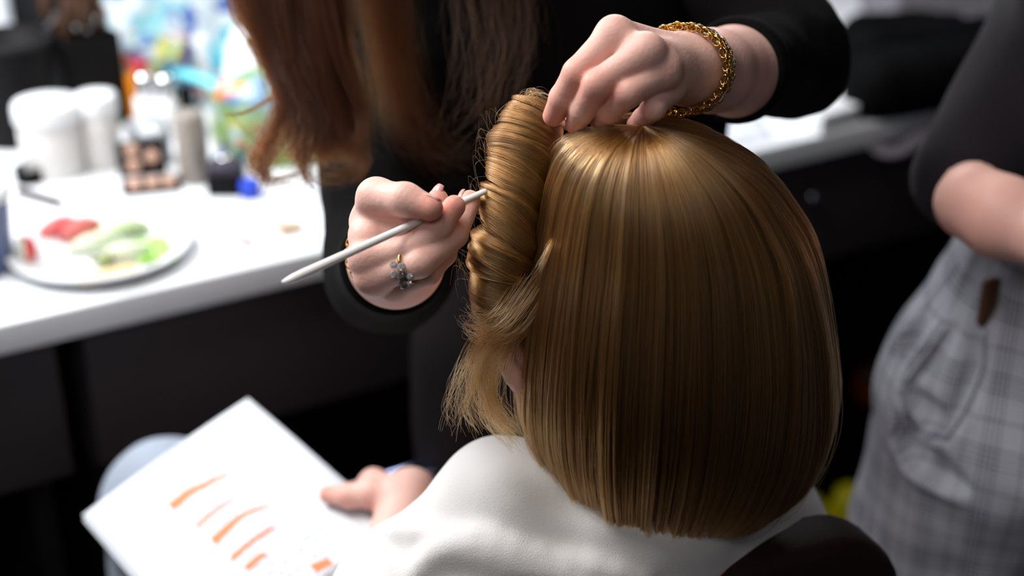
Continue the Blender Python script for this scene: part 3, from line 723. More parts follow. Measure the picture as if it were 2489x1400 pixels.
# --- her left hand (on top of the head)
w1 = P(1672, 168, 1.0); el1 = P(1912, 138, 1.215); sh1 = A3(0.14, 1.40, 1.41)
f1 = [(w1, 0.0255), (P(1728, 172, 1.052), 0.0295), (P(1795, 172, 1.115), 0.0355), (el1, 0.040)]
m1 = [(P(1494, 84, .945), .0112), (P(1570, 126, .934), .0110), (P(1610, 172, .943), .0110), (P(1622, 216, .962), .0100)]
g1 = [[m1[0], (P(1404, 178, .942), .0100), (P(1366, 238, .955), .0086), (P(1345, 282, .968), .0074)],
      [m1[1], (P(1452, 206, .932), .0100), (P(1416, 266, .950), .0087), (P(1400, 302, .966), .0074)],
      [m1[2], (P(1528, 226, .930), .0094), (P(1482, 270, .948), .0082), (P(1460, 300, .966), .0072)],
      [m1[3], (P(1588, 262, .944), .0082), (P(1563, 288, .962), .0072), (P(1545, 302, .978), .0064)]]
t1 = [(P(1640, 190, .985), .0165), (P(1530, 205, .985), .0135), (P(1450, 248, .985), .0110), (P(1388, 290, .990), .0085)]
h1 = hand_field(w1, f1, m1, g1, t1, 0.0255)
# tendons on the back of the hand
h1[0][0].extend([cone(w1+0.010*UP-0.004*FW, m1[0][0]+0.002*FW, 0.011, 0.0095), cone(w1-0.010*FW, m1[1][0]+0.002*FW, 0.011, 0.0092), cone(w1-0.011*FW-0.008*UP, m1[2][0]+0.002*FW, 0.010, 0.0086)])
# --- her right hand (holding the stick)
w2 = P(950, 612, 1.022); el2 = P(945, 655, 1.255); sh2 = P(900, 100, 1.42)
f2 = [(w2, 0.0270), (P(962, 632, 1.07), 0.0350), (el2, 0.041)]
m2 = [(P(893, 572, .970), .0120), (P(893, 626, .960), .0118), (P(906, 674, .963), .0112), (P(955, 694, .978), .0100)]
g2 = [[m2[0], (P(985, 558, .966), .0100), (P(1042, 522, .972), .0088), (P(1064, 484, .976), .0074)],
      [m2[1], (P(1000, 607, .950), .0100), (P(1066, 552, .950), .0088), (P(1104, 502, .950), .0078)],
      [m2[2], (P(1020, 640, .944), .0096), (P(1105, 572, .962), .0086), (P(1142, 488, .983), .0076)],
      [m2[3], (P(1040, 662, .962), .0086), (P(1082, 618, .978), .0076), (P(1098, 580, .992), .0068)]]
t2 = [(P(905, 540, .985), .0155), (P(915, 480, .964), .0128), (P(985, 485, .942), .0106), (P(1046, 506, .936), .0086)]
h2 = hand_field(w2, f2, m2, g2, t2, 0.027, extra=[cone(P(905, 540, .985), P(898, 575, .965), .014, .012), cone(P(925, 515, .972), P(985, 520, .962), .012, .009)])
hs = P(945, -345, 1.215); hs = A3(-0.10, 1.27, 1.445)
sf = P(1250, 480, 1.0)-hs
sk, fa, ea, hh2 = head_prims(hs, sf, (0.1, 0.45, 0.9))
nb2 = A3(0.0, 1.42, 1.36)
pel = A3(0.055, 1.44, 0.90)
tor2 = [cone(nb2, pel, 0.085, 0.105), cone(sh1, sh2, 0.05), cone(nb2+A3(0, -.02, -.02), hs-0.03*sf/np.linalg.norm(sf)+A3(0, 0.05, -0.04), 0.052, 0.05),
        cone(sh1, el1, 0.045, 0.038), cone(sh2, el2, 0.045, 0.040),
        cone(pel+A3(-.08, 0, -.05), A3(-0.03, 1.45, 0.10), 0.075, 0.04), cone(pel+A3(.08, 0, -.05), A3(0.14, 1.46, 0.10), 0.075, 0.04),
        cone(A3(-0.03, 1.45, 0.05), A3(-0.05, 1.30, 0.035), 0.036, 0.03), cone(A3(0.14, 1.46, 0.05), A3(0.15, 1.31, 0.035), 0.036, 0.03)]
fl = [(m1[0][0], .012, .25), (m1[1][0], .012, .25), (m1[2][0], .010, .25), (g1[0][1][0], .013, .55), (g1[1][1][0], .013, .55), (g1[0][2][0], .012, .4), (g1[0][3][0], .012, .6), (g1[1][3][0], .012, .6), (g1[2][1][0], .012, .4), (g1[2][2][0], .012, .4), (g1[3][2][0], .012, .5),
      (t2[3][0], .011, .8), (g2[0][3][0], .010, .7), (g2[1][3][0], .011, .8), (g2[2][3][0], .011, .7), (m2[1][0], .012, .3), (m2[2][0], .012, .3), (g2[2][2][0], .012, .3)]
sbody = solid('body', [hand_mesh(h1, 0.0013, kf=0.0012, kp=0.006), hand_mesh(h2, 0.0013, kf=0.0012, kp=0.006), field_mesh([(sk, 0.03), (fa, 0.012), (ea, 0.006)], 0.0035, ks=0.014), field_mesh([(tor2, 0.04)], 0.010)], M_skin, sty, 1, flush=fl)
nail(sbody, P(1062, 482, .976)-0.0026*FW+0.0048*UP, g2[0][3][0]-g2[0][2][0], UP*0.6-RT*0.3-FW*0.8, .0042, .0055)
nail(sbody, P(1139, 484, .983)-0.0058*RT+0.002*UP-0.001*FW, g2[2][3][0]-g2[2][2][0], UP*0.3-RT*0.8-FW*0.3, .0042, .0055)
nail(sbody, t2[3][0]+0.0088*UP*0.8+0.001*FW, t2[3][0]-t2[2][0], UP+0.25*FW, 0.006, 0.0075)
# --- sweater
sn = cloth_noise(0.0045, 60, 21); sn2 = cloth_noise(0.0015, 160, 22)
c1 = P(1786, 172, 1.105); c2 = P(958, 634, 1.078)
def uv_(a, b): return (np.asarray(b)-np.asarray(a))/np.linalg.norm(np.asarray(b)-np.asarray(a))
sweat = [cone(c1, el1, 0.0385, 0.045, 'a'), cone(el1, sh1, 0.047, 0.064), cone(c2, el2, 0.0375, 0.050, 'a'), cone(el2, sh2, 0.052, 0.066),
         cone(sh1, sh2, 0.066), cone(nb2+A3(0, -0.01, -0.05), pel+A3(0, 0, 0.10), 0.11, 0.11), cone(sh1*.7+sh2*.3+A3(0, -.02, -.12), pel+A3(0.06, 0, .12), .09, .09), cone(sh1+A3(.01, .0, -.03), pel+A3(.09, 0, .15), .085, .08), cone(sh2*.7+sh1*.3+A3(0, -.02, -.10), pel+A3(-0.06, 0, .12), .09, .09), cone(nb2+A3(0, 0, 0), nb2+A3(-.02, -.04, .035), 0.068, 0.062)]
solid('sweater', [field_mesh([(sweat, 0.03)], 0.0042, disp=lambda X: sn(X)+sn2(X))], M_knit, sty, 1)
for c, a, r in ((c1, uv_(c1, el1), 0.0375), (c2, uv_(c2, el2), 0.0375)):
    fr2 = frame(c, None, a)
    lathe('cuff', [(r-0.003, -0.001), (r+0.0015, -0.004), (r+0.004, -0.001), (r+0.0045, 0.006), (r+0.004, 0.014), (r+0.001, 0.016)], fr2, M_knit, sty, 48)
sk_n = cloth_noise(0.006, 30, 31)
solid('trousers', [field_mesh([([cone(pel+A3(0, 0, .08), pel+A3(0, 0, -.05), .115, .145), cone(pel+A3(-.07, 0, -.05), A3(-0.03, 1.45, 0.12), 0.100, 0.085), cone(pel+A3(.07, 0, -.05), A3(0.14, 1.46, 0.12), 0.100, 0.085)], 0.05)], 0.007, disp=sk_n)], M_skirt, sty, 1)
for x in (-0.035, 0.142):
    solid('shoe', [field_mesh([([cone(A3(x, 1.45, .045), A3(x*1.1, 1.29, .035), .042, .034), cone(A3(x, 1.45, .045), A3(x, 1.45, .11), .043, .045)], .02)], .006, cuts=[((0, 0, 0.004), (0, 0, -1))])], M_dark, sty)
# --- long hair: guide curves from the crown down past the face
def hair_bundles(name, gl, m, parent):
    for g, n, sp, wv in gl: strands(name, bundle(g, n, 22, sp, wave=wv, short=0.55), 0.00017, 0.00010, m, parent)
f3 = sf/np.linalg.norm(sf); l3 = np.cross(A3(0.1, .45, .9), f3); l3 /= np.linalg.norm(l3); u3 = np.cross(f3, l3)
Rh = np.stack([l3, f3, u3], 1)
shair = solid('long_hair', [field_mesh([([ell(hh2(0, -0.022, 0.03), A3(.084, .098, .096), Rh), ell(hh2(-.02, -0.06, -0.03), A3(.080, .07, .10), Rh)], 0.03)], 0.005)], M_auburn_base, sty, 1)
def crown(a, b=0.0): return hh2(0.09*math.sin(a), 0.0-0.02*math.cos(a)+b, 0.115*math.cos(a)+0.02)
gl_ = []
def add(px, n, sp, a, wv=0.006, d0=1.20, d1=1.17):
    k = len(px); g = [crown(a)]
    for i, (u, v) in enumerate(px): g.append(P(u, v, d0+(d1-d0)*i/max(1, k-1)))
    gl_.append((g, n, sp, wv))
# picture-left curtain of hair
for i in range(13):
    x0 = 610+i*17; x1 = 690+i*13; x2 = 735+i*11
    add([(x0-20, -250), (x0, -30), (x1-25, 110), (x1, 210), (x2-10+RNG.uniform(-20, 20), 320), (x2+RNG.uniform(-30, 30), 300+RNG.uniform(20, 110))], 300, (0.008, 0.007), -1.1+0.03*i, 0.006, 1.22, 1.17+0.004*i)
add([(570, -250), (572, -20), (610, 80), (655, 170), (690, 240), (668, 330), (640, 400), (655, 440), (740, 425)], 130, (0.006, 0.002), -1.25, 0.002)
add([(590, -250), (600, -20), (640, 110), (680, 220), (690, 300), (630, 345), (560, 275)], 26, (0.004, 0.001), -1.25, 0.001)
add([(600, -250), (620, -20), (665, 130), (668, 220), (640, 250), (590, 275), (545, 280)], 36, (0.003, 0.001), -1.2, 0.001)
add([(600, -250), (615, -20), (655, 130), (690, 230), (650, 330), (618, 380), (625, 415), (660, 430)], 170, (0.006, 0.003), -1.2, 0.003)
add([(620, -250), (640, -20), (680, 130), (720, 250), (700, 330), (655, 400), (640, 450)], 120, (0.006, 0.003), -1.2, 0.003)
add([(660, -250), (680, -20), (700, 130), (735, 260), (730, 370), (745, 430), (770, 455)], 170, (0.006, 0.003), -1.0, 0.003)
add([(760, -250), (790, -20), (830, 150), (880, 270), (875, 350), (890, 405), (860, 440)], 110, (0.006, 0.002), -0.8, 0.002)
add([(740, -250), (760, -20), (790, 200), (830, 330), (870, 400), (830, 430), (770, 435)], 150, (0.006, 0.004), -0.8, 0.003)
add([(560, -250), (556, -60), (562, 20), (575, 55), (590, 80)], 10, (0.002, 0.001), -1.25, 0.001)
# inner and right curtain, in shadow
for i in range(5):
    add([(830+i*14, -250), (900+i*12, -20), (930+i*12, 150), (960+i*14, 280), (1010+i*12, 350), (1080+i*14, 390)], 120, (0.010, 0.012), -0.5+0.05*i, 0.008, 1.22, 1.24)
for i in range(0, 6, 2):
    add([(1090+i*34, -300), (1130+i*36, -30), (1150+i*32, 120), (1140+i*25, 230+RNG.uniform(-20, 20)), (1100+i*17, 300+RNG.uniform(-20, 30))], 60, (0.010, 0.012), 0.6+0.08*i, 0.009, 1.22, 1.17)
hair_bundles('hair_lock', gl_, M_auburn, shair)

# ---- the styling stick
M_stick = mat('white_plastic_stick', (236, 232, 230), 0.4, var=0.04, vscale=60)
sa, sb = P(688, 687, .885), P(1192, 459, .985)
n = 24; q = np.linspace(0, 1, n)[:, None]
rr = 0.0036-0.0012*q[:, 0]; rr[0] = 0.0018; rr[1] = 0.0031; rr[-1] = 0.0014
st = tube('styling_stick', sa+(sb-sa)*q, rr, M_stick, None, 14, 0.8)
tag(st, 'thin white styling stick held in the stylist hand, tip in the hair roll', 'hair tool')

# ---- gold bracelet on her left wrist
bc = P(1660, 170, 0.998); bn = uv_(w1, P(1795, 172, 1.115))
bx_ = np.cross(bn, UP); bx_ /= np.linalg.norm(bx_); by_ = np.cross(bx_, bn); by_ *= np.sign(by_@UP); bx_ = np.cross(by_, bn); bx_ *= np.sign(-(bx_@FW))
# bx_ : towards the camera, by_ : up
def br(a, off=0.0, k=1.0): return bc+k*(0.0335*math.cos(a)*bx_+0.0300*math.sin(a)*by_)+bn*off
brac = empty('bracelet', bc, 'wide gold chain bracelet with crystals on the wrist over the bob', 'bracelet')
lk = bpy.data.meshes.new('link'); bm = bmesh.new()
R0, r0, nu, nv = 1.0, 0.26, 14, 6
for i in range(nu):
    for j in range(nv):
        a, b_ = 2*math.pi*i/nu, 2*math.pi*j/nv; bm.verts.new(((R0+r0*math.cos(b_))*math.cos(a)*1.18, (R0+r0*math.cos(b_))*math.sin(a), r0*math.sin(b_)))
bm.verts.ensure_lookup_table()
for i in range(nu):
    for j in range(nv): bm.faces.new([bm.verts[x] for x in (i*nv+j, ((i+1) % nu)*nv+j, ((i+1) % nu)*nv+(j+1) % nv, i*nv+(j+1) % nv)])
bm.to_mesh(lk); bm.free(); lk.materials.append(M_gold); lk.polygons.foreach_set('use_smooth', [True]*len(lk.polygons))
def put(me, name, loc, x, z, s, parent):
    o = bpy.data.objects.new(name, me); COL.objects.link(o); o.parent = parent; o.matrix_parent_inverse = abs_inv(parent)
    o.matrix_basis = frame(loc, x, z) @ Matrix.Diagonal((s[0], s[1], s[2], 1)); return o
def tang(a): return uv_(br(a-0.01), br(a+0.01))
def outw(a): return uv_(bc, br(a))
for row, (off, cnt, sc_) in enumerate(((-0.0075, 40, 0.0030), (0.0078, 44, 0.0026), (0.0, 44, 0.0028))):
    for i in range(cnt):
        a = 2*math.pi*(i+0.5*(row % 2))/cnt; t_, o_ = tang(a), outw(a)
        tilt = 0.35 if i % 2 else 1.25
        zz = o_*math.cos(tilt)+bn*math.sin(tilt) if row != 2 else o_*math.cos(0.5)+bn*math.sin(0.5)*(1 if i % 2 else -1)
        put(lk, 'link', br(a, off, 1.0+(0.02 if i % 2 else 0)), t_, zz, (sc_, sc_, sc_), brac)
bm = bmesh.new(); box_bm(bm, 1, 1, 1); bmesh.ops.bevel(bm, geom=list(bm.edges), offset=0.12, segments=2, affect='EDGES')
pm = bpy.data.meshes.new('plate'); bm.to_mesh(pm); bm.free(); pm.materials.append(M_gold)
bm = bmesh.new(); bmesh.ops.create_icosphere(bm, subdivisions=1, radius=1.0); gm = bpy.data.meshes.new('crystal'); bm.to_mesh(gm); bm.free(); gm.materials.append(M_gem)
for i in range(16):
    a = 2*math.pi*i/16+0.1; t_, o_ = tang(a), outw(a)
    pl_ = put(pm, 'plate', br(a, 0.0005, 1.035), t_, o_, (0.0088, 0.0072, 0.0026), brac)
    for k in (-1, 1): put(gm, 'crystal', br(a+0.05*k, 0.0035, 1.075), t_, o_, (0.0016, 0.0014, 0.0012), brac)
    tube('bar', [br(a-0.11, 0.0055, 1.05), br(a, 0.0062, 1.065), br(a+0.11, 0.0055, 1.05)], 0.0007, M_gold, brac, 6)
# ---- thin chain on her right wrist
tn = uv_(w2, f2[1][0]); tb = P(950, 616, 1.036)
x2 = np.cross(tn, UP); x2 /= np.linalg.norm(x2); y2 = np.cross(x2, tn)
tc_ = empty('chain_bracelet', tb, 'thin gold chain on the wrist of the hand holding the stick', 'bracelet')
for i in range(46):
    a = 2*math.pi*i/46
    c = tb+0.0325*math.cos(a)*x2+0.0300*math.sin(a)*y2
    c2_ = tb+0.0325*math.cos(a+.05)*x2+0.0300*math.sin(a+.05)*y2
    put(lk, 'link', c, uv_(c, c2_), uv_(tb, c)*math.cos(1.5*(i % 2))+tn*math.sin(1.5*(i % 2)), (0.0024, 0.0013, 0.0013), tc_)
# ---- cocktail ring on the ring finger
ra_, rb_ = g2[2][0][0], g2[2][1][0]; rc = ra_+(rb_-ra_)*0.78; rd = uv_(ra_, rb_)
ring = empty('ring', rc, 'chunky crystal ring on the hand holding the stick', 'ring')
xo = -FW*0.85-UP*0.35; xo = xo-rd*(xo@rd); xo /= np.linalg.norm(xo); yo = np.cross(rd, xo)
tube('band', [rc+0.0112*(math.cos(a)*xo+math.sin(a)*yo) for a in np.linspace(0, 6.28, 33)[:-1]], 0.0011, M_gold, ring, 8, closed=True)
for dx, dy, s, m_ in ((0, 0, .0042, M_darkgem), (0.0035, -0.006, .0034, M_gem), (-0.002, 0.006, .0034, M_darkgem), (0.006, 0.002, .0026, M_gem), (-0.005, -0.003, .0026, M_gem), (0.003, 0.0065, .0022, M_gem), (-0.001, -0.0095, .0028, M_gem)):
    bm = bmesh.new(); bmesh.ops.create_icosphere(bm, subdivisions=1, radius=s)
    bmesh.ops.transform(bm, matrix=frame(rc+0.0135*xo+dx*rd+dy*yo, rd, xo), verts=bm.verts)
    bm_obj('stone', bm, m_, ring)

# ================================================================== person 3: bystander on the right
M_navy = mat('dark_aubergine_knit', (25, 20, 27), 0.85, spec=0.2, var=0.15, vscale=8, bump=0.3, bscale=500, sheen=0.08)
M_plaid = bpy.data.materials.new('grey_plaid_wool'); M_plaid.use_nodes = True
nt = M_plaid.node_tree; b = nt.nodes['Principled BSDF']; b.inputs['Roughness'].default_value = 0.9; b.inputs['Specular IOR Level'].default_value = 0.2
uvn = mnode('ShaderNodeUVMap'); sep = mnode('ShaderNodeSeparateXYZ'); nt.links.new(uvn.outputs[0], sep.inputs[0])
def stripes(c, period, fine):
    f = math_('FRACT', math_('MULTIPLY', c, 1/period)); bandm = math_('LESS_THAN', f, 0.38)
    fi = math_('GREATER_THAN', math_('FRACT', math_('MULTIPLY', c, 1/fine)), 0.5)
    over = math_('LESS_THAN', math_('ABSOLUTE', math_('SUBTRACT', f, 0.70)), 0.02)
    return math_('ADD', math_('MULTIPLY', bandm, fi), math_('MULTIPLY', over, 0.8), True)
sx, sy = stripes(sep.outputs[0], 0.062, 0.0058), stripes(sep.outputs[1], 0.070, 0.0058)
tot = math_('MULTIPLY', math_('ADD', sx, sy), 0.5)
mx = mnode('ShaderNodeMix', data_type='RGBA'); mx.inputs['A'].default_value = lin((192, 193, 204)); mx.inputs['B'].default_value = lin((100, 98, 110))
nt.links.new(tot, mx.inputs['Factor']); nt.links.new(mx.outputs['Result'], b.inputs['Base Color'])
by = empty('person', (0.60, 1.28, 0), 'standing person in dark sweater and grey plaid trousers at right edge', 'person')
wc = P(2690, 640, 1.42)                        # waist centre
def Q(x, y, z): return A3(wc[0]+x, wc[1]+y, z)
tp = [cone(Q(0, 0, 1.045), Q(0, 0, 0.98), 0.118, 0.150), cone(Q(0, 0, 0.98), Q(0, 0, 0.86), 0.150, 0.175),
      cone(Q(-0.085, 0.0, 0.86), Q(-0.115, 0.02, 0.12), 0.125, 0.115), cone(Q(0.09, 0.0, 0.86), Q(0.11, -0.02, 0.12), 0.125, 0.115)]
tn1 = cloth_noise(0.007, 32, 41); tn2 = cloth_noise(0.003, 85, 42)
# pleats and the gaping pocket
tv, tq_ = field_mesh([(tp, 0.05)], 0.012, disp=tn1, cuts=[(Q(0, 0, 1.06), (0, 0, 1))])
tbv = BVHTree.FromPolygons([tuple(v) for v in tv], [tuple(int(x) for x in p) for p in tq_])
def thit(u, v, lift):
    r = FW+(u-1244.5)/FPX*RT-(v-700.0)/FPX*UP; h_ = tbv.ray_cast(Vector(CAM), Vector(r/np.linalg.norm(r)))
    return None if h_[0] is None else np.array(h_[0])+np.array(h_[1])*lift
groove, tridge = [], []
for px, gr_, rr_, du, dv in (([(2318, 790), (2262, 866), (2212, 938)], .006, .007, -16, -10), ([(2205, 940), (2228, 985), (2262, 1025), (2292, 1062)], .015, .010, -16, 18),
                             ([(2384, 800), (2372, 880), (2340, 970), (2292, 1062)], .007, .008, 16, 4), ([(2192, 1005), (2212, 1085), (2268, 1140), (2350, 1190)], .017, .010, -14, 22), ([(2240, 760), (2225, 820), (2190, 860)], .008, .008, -12, -14)):
    c_ = spline(px, 9)
    gp = [q for q in (thit(u, v, 0.001) for u, v in c_) if q is not None]; rp = [q for q in (thit(u+du, v+dv, -0.001) for u, v in c_) if q is not None]
    if len(gp) > 2: groove += [(q, 0.006) for q in chain(gp, list(gr_*np.sin(np.linspace(.35, 2.8, len(gp)))))]
    if len(rp) > 2: tridge += chain(rp, list(rr_*np.sin(np.linspace(.35, 2.8, len(rp)))))
tro = solid('trousers', [field_mesh([(tp, 0.05), (tridge, 0.006)], 0.005, disp=lambda X: tn1(X)+tn2(X), cuts=[(Q(0, 0, 1.06), (0, 0, 1))], ks=0.014, carve=groove)], M_plaid, by, 1)
me = tro.data; ul = me.uv_layers.new(name='UVMap'); co = np.empty(len(me.vertices)*3, np.float32); me.vertices.foreach_get('co', co); co = co.reshape(-1, 3)
uu = np.arctan2(co[:, 0]-wc[0]+0.09, -(co[:, 1]-wc[1]))*0.15; vv = co[:, 2]+0.02*np.sin(co[:, 0]*9)
li = np.empty(len(me.loops), np.int32); me.loops.foreach_get('vertex_index', li)
ul.data.foreach_set('uv', np.stack([uu[li], vv[li]], 1).astype(np.float32).ravel())
bvh = BVHTree.FromPolygons([tuple(c) for c in co], [tuple(p.vertices) for p in me.polygons])
def hit(u, v, lift=0.0):
    r = FW+(u-1244.5)/FPX*RT-(v-700.0)/FPX*UP; r = r/np.linalg.norm(r)
    h_ = bvh.ray_cast(Vector(CAM), Vector(r))
    if h_[0] is None: return P(u, v, 1.33)
    return np.array(h_[0])+np.array(h_[1])*lift
def seam(name, px, r, m, flat=0.6, lift=0.002, n=18):
    return tube(name, [hit(u, v, lift) for u, v in spline(px, n)], r, m, tro, 8, flat)
seam('pocket_welt', [(2302, 790), (2246, 860), (2200, 926)], 0.0024, M_plaid)
seam('pocket_welt', [(2398, 802), (2388, 884), (2356, 974), (2306, 1062)], 0.003, M_plaid)
seam('side_seam', [(2330, 640), (2240, 760), (2180, 900), (2140, 1100), (2110, 1300)], 0.0010, M_plaid)
M_belt = mat('brown_leather', (96, 62, 40), 0.5, var=0.2)
wb = [Q(0.123*math.sin(a), -0.123*math.cos(a), 1.050) for a in np.linspace(0, 6.28, 49)[:-1]]
tube('waistband', wb, 0.016, M_plaid, tro, 8, 0.35, closed=True)
bu = hit(2412, 735, 0.006); box('belt_loop', 0.016, 0.010, 0.05, frame(bu, (1, 0.3, 0.2)), M_belt, tro, bevel=0.003)
# sweater with the sleeve pushed up, arm folded across the waist
e3 = P(2366, 492, 1.270); s3 = P(2640, -80, 1.42); w3 = P(2540, 575, 1.22); e3s = P(2352, 432, 1.325)
tw = [cone(s3, e3s, 0.066, 0.050), cone(Q(0.02, 0, 1.36), Q(0, 0, 1.10), 0.15, 0.13), cone(Q(0, 0, 1.10), Q(0, 0, 1.055), 0.13, 0.125), cone(s3, Q(0.22, 0.04, 1.40), 0.068, 0.068), cone(Q(0.22, .04, 1.40), Q(0.27, -0.02, 1.12), .064, .052), cone(Q(0.27, -.02, 1.12), Q(0.10, -0.17, 1.10), .05, .045)]
bn3 = cloth_noise(0.005, 50, 51)
solid('sweater', [field_mesh([(tw, 0.03)], 0.0055, disp=bn3)], M_navy, by, 1)
m3 = [(w3+A3(0.075, -0.03, -0.012+0.02*i), 0.0115) for i in range(4)]
fg3 = [[m3[i], (m3[i][0]+A3(0.035, 0.008, -0.006), .0095), (m3[i][0]+A3(0.055, 0.025, -0.01), .0082), (m3[i][0]+A3(0.062, 0.045, -0.012), .0072)] for i in range(4)]
th3 = [(w3+A3(0.02, -0.02, 0.02), .014), (w3+A3(0.05, -0.035, 0.05), .0118), (w3+A3(0.08, -0.03, 0.065), .0090)]
h3 = hand_field(w3, [(w3, 0.028), (P(2440, 530, 1.25), 0.036), (e3, 0.0345)], m3, fg3, th3, 0.028)
hb = Q(0.02, 0.0, 1.62); sk3, fa3, ea3, hh3 = head_prims(hb, (0.6, -0.75, -0.1), (0, 0, 1))
bt = [cone(hb+A3(0, 0.01, -0.06), Q(0.02, 0, 1.42), .05, .055), cone(Q(0.02, 0, 1.36), Q(0, 0, 0.95), .10, .11), cone(Q(-.08, 0, .86), Q(-.11, .02, .09), .075, .04), cone(Q(.08, 0, .86), Q(.11, -.02, .09), .075, .04), cone(s3, e3s, .045, .038), cone(e3s, e3, .026, .026)]
solid('body', [hand_mesh(h3, 0.0022), field_mesh([(sk3, .03), (fa3, .012), (ea3, .006)], .004, ks=.014), field_mesh([(bt, .03)], .010)], M_skin, by, 1, flush=[(P(2380, 560, 1.25), .05, .25)])
f4 = uv_((0, 0, 0), (0.6, -0.75, -0.1)); R4 = np.stack([np.cross((0, 0, 1), f4), f4, A3(0, 0, 1)], 1)
solid('hair', [field_mesh([([ell(hh3(0, -0.022, 0.03), A3(.083, .095, .094), R4), ell(hh3(0, -0.06, -0.05), A3(.075, .05, .10), R4)], 0.03)], 0.005)], M_auburn_base, by, 1)
for x, y in ((-0.115, 0.02), (0.11, -0.02)):
    solid('shoe', [field_mesh([([cone(Q(x, y, .045), Q(x+0.11, y-0.14, .035), .044, .036), cone(Q(x, y, .045), Q(x, y, .11), .045, .048)], .02)], .006, cuts=[((0, 0, 0.004), (0, 0, -1))])], M_dark, by)

# ================================================================== things on the counter, left
M_blackp = mat('black_plastic', (16, 14, 15), 0.6, spec=0.15)
M_whitep = mat('white_plastic', (240, 241, 243), 0.4)
M_frost = mat('frosted_plastic', (226, 222, 218), 0.5, var=0.10, vscale=60)
M_clear = mat('clear_acrylic', (240, 244, 246), 0.08, trans=0.85)
M_greyp = mat('grey_tube', (150, 140, 132), 0.4, var=0.12, vscale=40)
M_silver = mat('silver_cap', (225, 225, 228), 0.12, metal=1.0)
M_blue = mat('blue_plastic', (30, 70, 200), 0.4)
M_tan = mat('face_powder', (186, 148, 130), 0.8, var=0.1, vscale=120)
M_wood = mat('brush_wood', (150, 96, 40), 0.5, var=0.25, vscale=60)
M_bristle = mat('brush_bristle', (70, 44, 28), 0.9, var=0.3, vscale=200)
def on(u, v): return PZ(u, v, ZC)
def can(name, u, v, prof, m, label, cat, group=None, lid=None, lm=None, n=36):
    c = on(u, v); t = empty(name, c, label, cat, group)
    lathe('body', prof, frame(c), m, t, n)
    if lid: lathe('lid', lid, frame(c), lm, t, n)
    return t
# black bucket and square brush box
c = on(48, 338)
bk = empty('bucket', c, 'black round tapered bucket standing empty at the left edge of the counter', 'bucket')
lathe('shell', [(0, .0), (.050, .0), (.053, .004), (.064, .150), (.064, .156), (.060, .156), (.049, .008), (0, .008)], frame(c), M_blackp, bk, 48)
lathe('rim', [(.0635, .150), (.068, .151), (.0685, .156), (.066, .159), (.0595, .158)], frame(c), mat('charcoal_rim', (34, 32, 36), .6, spec=.2), bk, 48)
c = on(222, 296); xb = E*0.9+NI*0.2
bb = empty('brush_box', c, 'black square pot packed with wooden makeup brushes', 'pot')
fbx = frame(c, xb)
for sx, sy, w, d_ in ((0.0425, 0, .003, .088), (-0.0425, 0, .003, .088), (0, .0425, .082, .003), (0, -.0425, .082, .003)):
    box('side', w, d_, 0.145, fbx @ Matrix.Translation((sx, sy, 0.0725)), M_blackp, bb, bevel=.0008)
box('bottom', .082, .082, .004, fbx @ Matrix.Translation((0, 0, .002)), M_blackp, bb, bevel=.0005)
hues = [(150, 96, 40), (24, 20, 20), (120, 74, 34), (40, 28, 24), (176, 128, 66), (28, 24, 24)]
hm = [mat('brush_handle', h_, 0.35, var=.15, vscale=60) for h_ in hues]
bl = ['leftmost brush leaning out of the black square pot', 'brush with tan handle leaning left in the square pot', 'dark brush near the back left of the square pot', 'golden wood brush rising from the pot middle',
      'short dark brush at the front of the square pot', 'brown brush leaning back in the square pot', 'brush with pale ferrule at the pot centre', 'dark brush leaning right in the square pot',
      'wood brush at the back right of the square pot', 'short brown brush at the right corner of the pot', 'tall dark brush at the back of the square pot', 'rightmost brush leaning over the pot rim']
for i in range(12):
    bx0 = -.032+.064*((i % 6)/5); by0 = -.022+.044*(i//6); p0 = np.array((fbx @ Vector((bx0*.6, by0*.6, .006)))[:])
    p1 = np.array((fbx @ Vector((bx0*1.05+RNG.uniform(-.012, .012), by0*1.2+RNG.uniform(-.006, .012), .165+.03*((i*7) % 5)/4)))[:])
    dr = uv_(p0, p1); L = np.linalg.norm(p1-p0)
    t = empty('makeup_brush', p0, bl[i], 'brush', 'brushes in the square pot')
    f_ = frame(p0, None, dr)
    lathe('handle', [(0, 0), (.0025, .002), (.0042, L*.45), (.0036, L*.72)], f_, hm[i % 6], t, 10)
    lathe('ferrule', [(.0036, L*.72), (.0052, L*.74), (.0056, L*.9)], f_, M_silver, t, 12)
    lathe('bristles', [(.0056, L*.9), (.0085, L*.98), (.0080, L*1.06), (.004, L*1.12), (0, L*1.13)], f_, M_bristle, t, 12)
can('white_bottle', 18, 200, [(0, 0), (.022, 0), (.024, .004), (.024, .15), (.018, .165), (.010, .172), (.010, .182), (0, .182)], M_whitep, 'tall white bottle behind the black bucket at left edge', 'bottle')
def canister(u, v, r, h, label):
    can('canister', u, v, [(0, 0), (r*.97, 0), (r, .003), (r, h*.74), (r*.97, h*.76)], M_frost, label, 'jar', 'frosted canisters', [(r*.97, h*.74), (r*1.06, h*.745), (r*1.08, h*.78), (r*1.08, h*.94), (r*1.02, h), (r*.6, h*1.015), (0, h*1.02)], M_whitep)
canister(136, 418, .043, .106, 'larger frosted canister with broad white lid in front of the bucket')
canister(254, 402, .027, .108, 'narrower frosted canister with white lid beside the larger one')
for (u, v, lb) in ((366, 330, 'white spray bottle with shiny silver dome cap, left of the pair'), (416, 334, 'white spray bottle with shiny silver dome cap, right of the pair')):
    can('spray_bottle', u, v, [(0, 0), (.017, 0), (.0185, .003), (.0185, .060), (.012, .066)], M_whitep, lb, 'bottle', 'silver capped spray bottles', [(.0135, .064), (.0150, .066), (.0150, .088), (.012, .096), (.006, .100), (0, .101)], M_silver)
